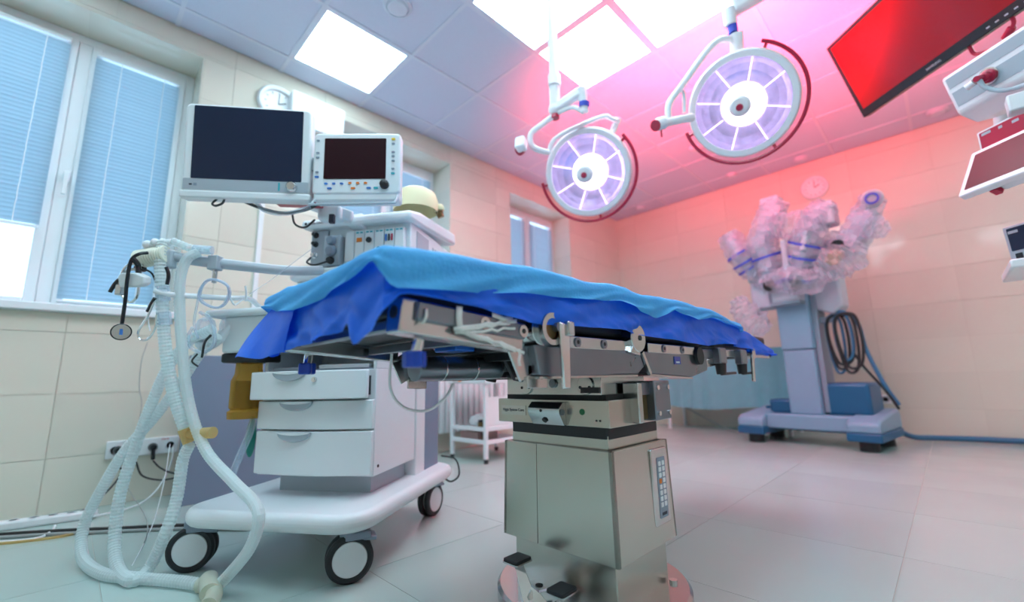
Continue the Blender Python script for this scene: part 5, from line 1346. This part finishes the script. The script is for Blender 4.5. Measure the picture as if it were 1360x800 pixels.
rp(crumple([(-1.320,4.300,1.272), (-1.256,4.300,1.144), (-1.175,4.300,1.031), (-1.104,4.300,0.957)], [0.06, 0.11, 0.11, 0.06], 17, amp=0.35), 'plastic_bag', 'film', world=True, angle=10)
rp(crumple([(-0.961,4.180,1.830), (-0.814,4.160,1.819), (-0.682,4.160,1.783), (-0.577,4.180,1.823)], [0.08, 0.11, 0.12, 0.09], 19, amp=0.3), 'plastic_cover', 'film', world=True, angle=10)
for q in ((-0.919,4.240,2.021), (-0.552,4.240,1.858)):
    rp(MB().box(q, (0.15, 0.16, 0.20), Matrix.Rotation(R(-7), 3, 'Z')), 'arm_head', 'robotl', world=True, bevel=0.02, seg=3)
for (a, b) in (((-0.844,4.100,1.680), (-0.856,4.140,1.377)), ((-0.662,4.100,1.763), (-0.717,4.100,1.572))):
    rp(MB().cyl(a, b, 0.022, n=14), 'instrument_shaft', 'robotl', world=True)
for q in ((-0.496,4.160,1.570), (-0.810,4.140,1.305), (-1.007,4.160,1.328)): rp(MB().cyl(q, Vector(q) + Vector((0.0, 0.08, 0.02)), 0.045, n=18), 'arm_socket', 'gun', world=True)
rp(MB().cyl((-0.241,4.150,1.875), (-0.247,4.250,1.907), 0.07, n=24), 'end_joint', 'robotl', world=True, bevel=0.01)
rp(MB().lathe([(0.030, 0), (0.045, 0), (0.045, 0.012), (0.030, 0.012), (0.030, 0)], (-0.241,4.145,1.874), (0, -1, 0), n=24), 'joint_ring', 'stripe', world=True)
rp(MB().cyl((-0.533,4.120,1.454), (-0.519,4.200,1.509), 0.05, n=16), 'amber_cap', 'ambclear', world=True)
# cable loops on the right of the column
cb_ = rp(MB().mm((0.12, 0.0, 1.0), (0.26, 0.06, 1.05)), 'cable_hook', 'midgrey', bevel=0.01)
for k in range(6):
    x = 0.24 + 0.022*k; w_ = 0.05 + 0.012*(k % 3); zb_ = 0.60 + 0.03*((k*5) % 4)
    pts = [(x-w_, 0.02-0.012*k, 1.03), (x-w_*1.2, 0.02-0.012*k, 0.85), (x-w_*0.6, 0.02-0.01*k, zb_), (x+w_*0.6, 0.02-0.01*k, zb_+0.02), (x+w_, 0.02-0.012*k, 0.85), (x+w_*0.6, 0.02-0.012*k, 1.04)]
    rp(MB().tube(cat(pts, 8, closed=True), 0.011, 8, closed=True), 'cable_loop', 'cable_bl' if k % 3 else 'cable_blue', cb_)
rp(MB().tube(cat([(0.18, 0.02, 1.03), (0.30, 0.0, 1.08), (0.40, 0.0, 0.98), (0.43, 0.0, 0.75), (0.50, 0.0, 0.5), (0.56, 0.05, 0.33)], 8), 0.015, 8), 'thick_cable', 'cable_blue', cb_)
rp(MB().tube(cat([(0.34, 0.0, 0.75), (0.40, -0.01, 0.62), (0.50, 0.0, 0.45), (0.56, 0.04, 0.30)], 8), 0.010, 8), 'thick_cable', 'cable_bl', cb_)

# ------------------------------------------------------------------ table with a pale cyan sheet behind the robot
sh = thing('draped_table', 'low table wrapped in a pale cyan sheet behind the robot column', 'table', (-1.78, 5.05, 0))
def sp(mb, n_, m, **k): return mb.build(n_, M[m], sh, world=True, **k)
for xx in (-2.36, -1.16):
    for yy in (4.91, 5.31): sp(MB().cyl((xx, yy, 0.0), (xx, yy, 0.80), 0.018, n=12), 'leg', 'white')
sp(MB().mm((-2.40, 4.89, 0.80), (-1.12, 5.33, 0.83)), 'table_top', 'white', bevel=0.004)
vs, fs = [], []
nx, nz = 70, 18
def sheet_pt(s, v):
    # s runs round the front and both ends
    L = [( -2.42, 5.32), (-2.42, 4.87), (-1.10, 4.87), (-1.10, 5.32)]
    seg = [0.45, 1.32, 0.45]; tot = sum(seg); d = s*tot; k = 0
    while k < 2 and d > seg[k]: d -= seg[k]; k += 1
    f = d/seg[k]
    x = L[k][0] + (L[k+1][0]-L[k][0])*f; y = L[k][1] + (L[k+1][1]-L[k][1])*f
    wob = 0.022*math.sin(s*60 + 2*math.sin(s*17))*v
    z = 0.842 - v*(0.842 - 0.245 - 0.02*math.sin(s*11))
    return Vector((x + (wob if k != 1 else 0), y + (wob - 0.012*v if k == 1 else 0), z))
for i in range(nx+1):
    for j in range(nz+1): vs.append(sheet_pt(i/nx, j/nz))
for i in range(nx):
    for j in range(nz): fs.append((i*(nz+1)+j, (i+1)*(nz+1)+j, (i+1)*(nz+1)+j+1, i*(nz+1)+j+1))
o_ = len(vs); vs += [Vector((-2.42, 5.32, 0.842)), Vector((-2.42, 4.87, 0.842)), Vector((-1.10, 4.87, 0.842)), Vector((-1.10, 5.32, 0.842))]
fs.append((o_, o_+1, o_+2, o_+3))
sp(MB().add(vs, fs), 'sheet', 'sheet_cy', angle=60)

# ------------------------------------------------------------------ steel rack trolley and radiator beyond the cart
rk = thing('instrument_trolley', 'small white two-shelf trolley with bags and bottles under the far windows', 'trolley', (-2.62, 2.32, 0))
def kk(mb, n_, m, parent=None, **k): return mb.build(n_, M[m], parent or rk, world=True, **k)
xa, xb_, ya, yb_ = -2.815, -2.425, 2.155, 2.62
for xx in (xa, xb_):
    for yy in (ya, yb_):
        lg = kk(MB().mm((xx-0.014, yy-0.014, 0.03), (xx+0.014, yy+0.014, 0.62)), 'leg', 'white', bevel=0.003)
        kk(MB().cyl((xx, yy, 0.0), (xx, yy, 0.03), 0.016, n=12), 'foot_cap', 'black', lg)
for zz in (0.13, 0.22):
    kk(MB().mm((xa, ya, zz), (xb_, yb_, zz+0.012)).mm((xa, ya-0.012, zz), (xb_, ya, zz+0.03)).mm((xb_, ya, zz), (xb_+0.012, yb_, zz+0.03)), 'shelf', 'white', bevel=0.002)
kk(MB().mm((xa-0.03, ya-0.03, 0.56), (xb_+0.03, yb_+0.03, 0.64)), 'top_drawer', 'white', bevel=0.004)
kk(MB().cyl((xa+0.05, ya-0.035, 0.585), (xa+0.14, ya-0.035, 0.585), 0.008, n=10), 'drawer_grip', 'steel2')
kk(MB().cyl((xa+0.13, ya-0.04, 0.585), (xa+0.15, ya-0.04, 0.585), 0.009, n=10), 'red_cap', 'orange')
lab = iter(['crumpled white plastic bag on the upper trolley shelf', 'tall white box at the right end of the trolley', 'green and white packet leaning on the trolley', 'flat pink carton on the lower trolley shelf', 'dark brown bottle cap on the upper trolley shelf', 'second dark jar on the lower trolley shelf'])
bag = crumple([(-2.76, 2.30, 0.262), (-2.68, 2.30, 0.28), (-2.58, 2.32, 0.275), (-2.51, 2.32, 0.265)], [0.022, 0.046, 0.042, 0.02], 41, amp=0.25).build('plastic_bag', M['paper'], angle=10)
tag(bag, next(lab), 'bag')
bx_ = MB().mm((-2.475, 2.19, 0.235), (-2.44, 2.58, 0.46)).build('white_box', M['paper'], bevel=0.003); tag(bx_, next(lab), 'box')
gp = thing('packet', next(lab), 'packet', (-2.54, 2.45, 0.233))
MB().prism([(-0.05, 0.0), (0.05, 0.0), (0.06, 0.20), (-0.08, 0.22)], (-2.54, 2.46, 0.233), (0.9, 0.3, 0), (0, 0, 1), 0.04).build('pouch', M['paper'], gp, world=True, bevel=0.008)
MB().prism([(-0.075, 0.165), (0.058, 0.155), (0.06, 0.202), (-0.082, 0.222)], (-2.54, 2.459, 0.233), (0.9, 0.3, 0), (0, 0, 1), 0.042).build('green_band', M['teal'], gp, world=True, bevel=0.004)
pk = MB().mm((-2.77, 2.20, 0.143), (-2.56, 2.40, 0.20)).build('carton', M['pink'], bevel=0.003); tag(pk, next(lab), 'carton')
for (q, zz, l_) in (((-2.545, 2.21), 0.233, next(lab)), ((-2.52, 2.22), 0.143, next(lab))):
    j = thing('jar', l_, 'jar', (q[0], q[1], zz))
    MB().lathe([(0.0, 0.0), (0.020, 0.0), (0.022, 0.01), (0.022, 0.04), (0.016, 0.046)], n=18).build('glass_body', M['brown'], j)
    MB().lathe([(0.018, 0.044), (0.018, 0.06), (0.0, 0.06)], n=16).build('lid', M['black'], j)

rd = thing('radiator', 'white ribbed wall radiator below the windows, behind the trolley', 'radiator', (-3.06, 2.35, 0.12))
for k in range(22):
    y = 1.62 + 0.062*k
    MB().mm((-3.085, y, 0.16), (-3.01, y+0.050, 0.70)).build('fin', M['white'], rd, world=True, bevel=0.01)
MB().cyl((-3.05, 1.60, 0.19), (-3.05, 3.0, 0.19), 0.016, n=12).build('lower_pipe', M['white'], rd, world=True)
MB().cyl((-3.05, 1.60, 0.67), (-3.05, 3.0, 0.67), 0.016, n=12).build('upper_pipe', M['white'], rd, world=True)
for y in (1.75, 2.85): MB().mm((XW+tw+0.002, y, 0.62), (-3.04, y+0.02, 0.64)).build('wall_bracket', M['white'], rd, world=True)
# blue-grey stand right of the trolley
bs = thing('drip_stand', 'blue-grey upright stand between the trolley and the operating table base', 'stand', (-2.52, 3.05, 0))
MB().mm((-2.535, 3.03, 0.04), (-2.485, 3.07, 1.2)).build('upright', M['midgrey'], bs, world=True, bevel=0.004)
MB().mm((-2.535, 2.9, 0.50), (-2.49, 3.03, 0.53)).build('bracket', M['midgrey'], bs, world=True, bevel=0.004)
for k in range(4):
    a = R(45+90*k)
    MB().bar((-2.51, 3.05, 0.05), (-2.51+0.22*math.cos(a), 3.05+0.22*math.sin(a), 0.035), 0.03, 0.025).cyl((-2.51+0.22*math.cos(a), 3.05+0.22*math.sin(a), 0.0), (-2.51+0.22*math.cos(a), 3.05+0.22*math.sin(a), 0.036), 0.02, n=12).build('leg', M['midgrey'], bs, world=True)

# ------------------------------------------------------------------ grey panel behind the cart
gpnl = thing('grey_screen_panel', 'plain blue-grey panel standing behind the cart under the window', 'panel', (-2.80, 0.9, 0))
MB().mm((-2.825, 0.435, 0.0), (-2.795, 1.40, 0.745)).build('board', M['panelgrey'], gpnl, world=True, bevel=0.003)
for y in (0.55, 1.28): MB().mm((-2.95, y, 0.0), (-2.826, y+0.03, 0.04)).build('foot', M['panelgrey'], gpnl, world=True)

# ------------------------------------------------------------------ sockets, cables
sk = thing('socket_strip', 'white wall socket strip with two black plugs under the window', 'socket', (XW+tw, 0.32, 0.27))
MB().mm((XW+tw, 0.175, 0.228), (XW+tw+0.018, 0.475, 0.315)).build('cover', M['paper'], sk, world=True, bevel=0.004)
for k in range(4):
    y = 0.21 + 0.076*k
    MB().lathe([(0.0, 0.0), (0.018, 0.0), (0.020, 0.002), (0.024, 0.002), (0.024, 0.0)], (XW+tw+0.018, y, 0.268), (1, 0, 0), n=22).build('socket', M['white'], sk, world=True)
for y in (0.262, 0.412): text_mesh('lettering', '220 B', 0.014, M['redink'], sk, basis((XW+tw+0.0186, y, 0.304), (0, 1, 0), (0, 0, 1)))
for nm, y in (('a', 0.222), ('b', 0.362)):
    pg = thing('power_plug', 'black plug in the leftmost wall socket' if nm == 'a' else 'black plug in the middle of the wall socket strip', 'plug', (XW+tw+0.02, y, 0.268), group='black plugs in the wall sockets')
    MB().lathe([(0.0, 0.0), (0.021, 0.0), (0.021, 0.016), (0.014, 0.034), (0.0, 0.036)], (XW+tw+0.0205, y, 0.268), (1, 0, 0), n=20).build('plug_body', M['blackgloss'], pg, world=True)
    MB().tube(cat([(XW+0.05, y, 0.262), (XW+0.052, y+0.002, 0.235), (XW+0.05, y+0.005, 0.205)], 4), 0.009, 8).build('strain_relief', M['blackgloss'], pg, world=True)
def cable(label, pts, r, m, cat_='cable', nm='power_cable'):
    o = MB().tube(cat(pts, 8), r, 8).build(nm, M[m], angle=80)
    tag(o, label, cat_); return o
cable('black cable dropping from the left plug to the power strip on the floor', [(XW+0.05, 0.227, 0.20), (XW+0.06, 0.245, 0.16), (XW+0.10, 0.21, 0.10), (XW+0.20, 0.14, 0.045), (-2.905, 0.10, 0.03)], 0.0045, 'cable_bl')
cable('black cable looping from the middle plug to the right behind the hoses', [(XW+0.05, 0.367, 0.20), (XW+0.07, 0.40, 0.16), (XW+0.10, 0.45, 0.13), (XW+0.12, 0.50, 0.125)], 0.0045, 'cable_bl')
cable('black cable sagging below the socket strip behind the hose loops', [(XW+0.03, 0.30, 0.20), (XW+0.05, 0.33, 0.13), (XW+0.08, 0.40, 0.10), (XW+0.12, 0.47, 0.105)], 0.0045, 'cable_bl')
cable('white cable hanging from the right socket down to the floor', [(XW+0.04, 0.452, 0.268), (XW+0.06, 0.448, 0.20), (XW+0.08, 0.43, 0.13), (XW+0.16, 0.38, 0.06), (-2.90, 0.30, 0.02), (-2.86, 0.16, 0.012), (-2.88, 0.115, 0.015)], 0.0045, 'paper')
cable('thick black cable lying along the floor to the cart', [(-3.0, -0.35, 0.008), (-2.83, -0.12, 0.008), (-2.70, 0.05, 0.008), (-2.55, 0.22, 0.008), (-2.38, 0.42, 0.008), (-2.15, 0.62, 0.008)], 0.008, 'cable_bl')
cable('grey cable lying beside the thick black floor cable', [(-2.96, -0.36, 0.007), (-2.79, -0.13, 0.007), (-2.66, 0.04, 0.007), (-2.52, 0.20, 0.007), (-2.34, 0.40, 0.007), (-2.12, 0.58, 0.007)], 0.007, 'cable_gr')
cable('thin cream cable curving on the floor at the left edge', [(-2.75, -0.22, 0.005), (-2.66, -0.07, 0.005), (-2.62, 0.03, 0.005), (-2.62, 0.12, 0.005)], 0.005, 'ambclear')
cable('white cable curling on the floor at the left edge', [(-2.83, -0.18, 0.005), (-2.72, -0.12, 0.005), (-2.66, -0.02, 0.005), (-2.74, 0.02, 0.005), (-2.84, 0.03, 0.005)], 0.005, 'paper')
cable('thin grey wire hanging down the wall below the window', [(-3.100,0.284,0.828), (-3.100,0.269,0.726), (-3.100,0.274,0.585), (-3.100,0.293,0.486), (-3.113,0.283,0.292), (-3.031,0.265,0.118), (-2.721,0.310,0.023), (-2.032,0.250,0.100), (-2.234,0.260,-0.023)], 0.0018, 'cable_gr', 'wire', 'thin_wire')
cable('thin pale wire hanging from the socket past the ribbed hose to the floor', [(-2.589,0.363,0.326), (-2.502,0.345,0.178), (-2.353,0.307,0.062), (-2.092,0.253,0.050), (-2.013,0.217,0.003)], 0.0015, 'cord', 'wire', 'thin_wire')
ps = thing('power_strip', 'white power strip lying on the floor below the window', 'power strip', (-2.94, -0.01, 0))
psd = Vector((0.054, 0.246, 0)).normalized(); pso = Vector((-psd.y, psd.x, 0))
MB().prism(rrect(0.34, 0.055, 0.02, 5), Vector((-2.925, 0.0, 0.0)), psd, pso, 0.035).build('case', M['paper'], ps, world=True, bevel=0.008)
for k in range(4): MB().lathe([(0.0, 0.0), (0.016, 0.0), (0.017, 0.0015), (0.0195, 0.0015), (0.0195, 0.0)], Vector((-2.925, 0.0, 0.035)) + psd*(0.06*k-0.10), (0, 0, 1), n=16).build('socket', M['white'], ps, world=True)

wsk = thing('wall_socket', 'small white double socket low on the back wall beside the robot', 'socket', (-0.50, YB-tw, 0.33))
MB().mm((-0.585, YB-tw-0.014, 0.29), (-0.425, YB-tw, 0.37)).build('cover', M['paper'], wsk, world=True, bevel=0.004)
for x in (-0.545, -0.465): MB().lathe([(0.0, 0.0), (0.02, 0.0), (0.022, 0.002), (0.026, 0.002), (0.026, 0.0)], (x, YB-tw-0.014, 0.33), (0, -1, 0), n=20).build('socket', M['grey'], wsk, world=True)
cable('blue cable lying along the foot of the back wall to the robot', [(-0.40, 4.75, 0.14), (-0.30, 4.95, 0.05), (-0.15, 5.15, 0.03), (0.1, 5.27, 0.025), (0.6, 5.30, 0.025), (1.5, 5.30, 0.025)], 0.022, 'cable_blue')
cable('thin grey cable slanting down to the robot foot below the cyan sheet', [(-2.35, 5.25, 0.23), (-2.1, 5.2, 0.12), (-1.8, 5.0, 0.03), (-1.5, 4.75, 0.012), (-1.28, 4.6, 0.012)], 0.008, 'cable_gr')

# ------------------------------------------------------------------ clocks and ceiling fittings
def clock(label, c, ax, r, up_):
    t = thing('wall_clock', label, 'clock', c)
    a = Vector(ax)
    MB().lathe([(r*0.74, 0.022), (r*0.80, 0.032), (r*0.93, 0.034), (r, 0.024), (r, 0.0), (r*0.74, 0.0), (r*0.74, 0.022)], c, a, n=48).build('rim', M['white'], t, world=True)
    MB().lathe([(0.0, 0.012), (r*0.76, 0.012)], c, a, n=40).build('face', M['clockface'], t, world=True)
    u = Vector(up_); s = u.cross(a)
    for k in range(12):
        d = u*math.cos(R(30*k)) + s*math.sin(R(30*k))
        MB().bar(Vector(c)+a*0.0135+d*r*0.58, Vector(c)+a*0.0135+d*r*0.68, r*0.035, 0.001, a).build('hour_mark', M['ink'], t, world=True)
    for ang, l_, w_ in ((62, 0.42, 0.05), (2, 0.58, 0.035)):
        d = u*math.cos(R(ang)) + s*math.sin(R(ang))
        MB().bar(Vector(c)+a*0.015, Vector(c)+a*0.015+d*r*l_, r*w_, 0.001, a).build('hand', M['ink'], t, world=True)
clock('round white wall clock half hidden behind the large monitor', (-3.133,0.837,2.546), (1, 0, 0), 0.135, (0, 0, 1))
clock('small round clock on the back wall above the robot', (-0.750,5.356,2.512), (0, -1, 0), 0.125, (0, 0, 1))
ac = thing('wall_unit', 'white boxy wall unit between the big window and the middle window', 'wall unit', (XW+tw, 1.1, 2.5))
MB().mm((XW+tw, 0.90, 2.40), (XW+0.10, 1.285, 2.66)).build('case', M['paper'], ac, world=True, bevel=0.012)
MB().mm((XW+0.098, 0.92, 2.415), (XW+0.104, 1.265, 2.45)).build('louvre', M['white'], ac, world=True)
tr = MB().mm((XW+tw, 0.775, 0.90), (XW+tw+0.016, 0.805, 2.3)).build('cable_trunking', M['paper'], bevel=0.002)
tag(tr, 'slim white vertical cable trunking on the wall below the large monitor', 'trunking')
for (x, y, l_, r_) in ((-2.05, 1.15, 'round white ceiling vent at the top edge beside the first light panel', 0.085), (-0.81, 5.2, 'small round ceiling detector right of the clock line above the robot', 0.065),
                       (-1.449, 5.05, 'small round ceiling detector below the upper surgical lamp', 0.065), (-1.489, 4.15, 'small round ceiling detector just behind the upper lamp arm', 0.065), (-2.636, 5.15, 'small round ceiling detector in the far room corner', 0.065), (0.235, 5.1, 'small round ceiling detector beside the pendant', 0.075)):
    t = thing('ceiling_detector', l_, 'ceiling fitting', (x, y, HC), group='round ceiling fittings')
    MB().lathe([(r_, 0.004), (r_, -0.010), (r_*0.86, -0.018), (r_*0.80, -0.018)], n=32).build('ring', M['tbar'], t)
    MB().lathe([(r_*0.80, -0.012), (r_*0.66, -0.026), (0.0, -0.030)], n=32).build('cap', M['tbar'], t)

# ------------------------------------------------------------------ red wash on the ceiling: added spots hanging free, with no fixture of their own
add_red_spot('added_red_spot', (-0.60, 2.55, 2.0), (-0.72, 3.0, 2.82), 400, 140, 1.0, 0.12, lamp2)
add_red_spot('added_red_spot', (0.30, 3.15, 2.2), (0.10, 3.60, 2.82), 130, 120, 1.0, 0.12, tv)
add_red_spot('added_red_spot', (-1.42, 2.25, 1.95), (-1.60, 2.95, 2.82), 170, 112, 1.0, 0.3, lamp1)
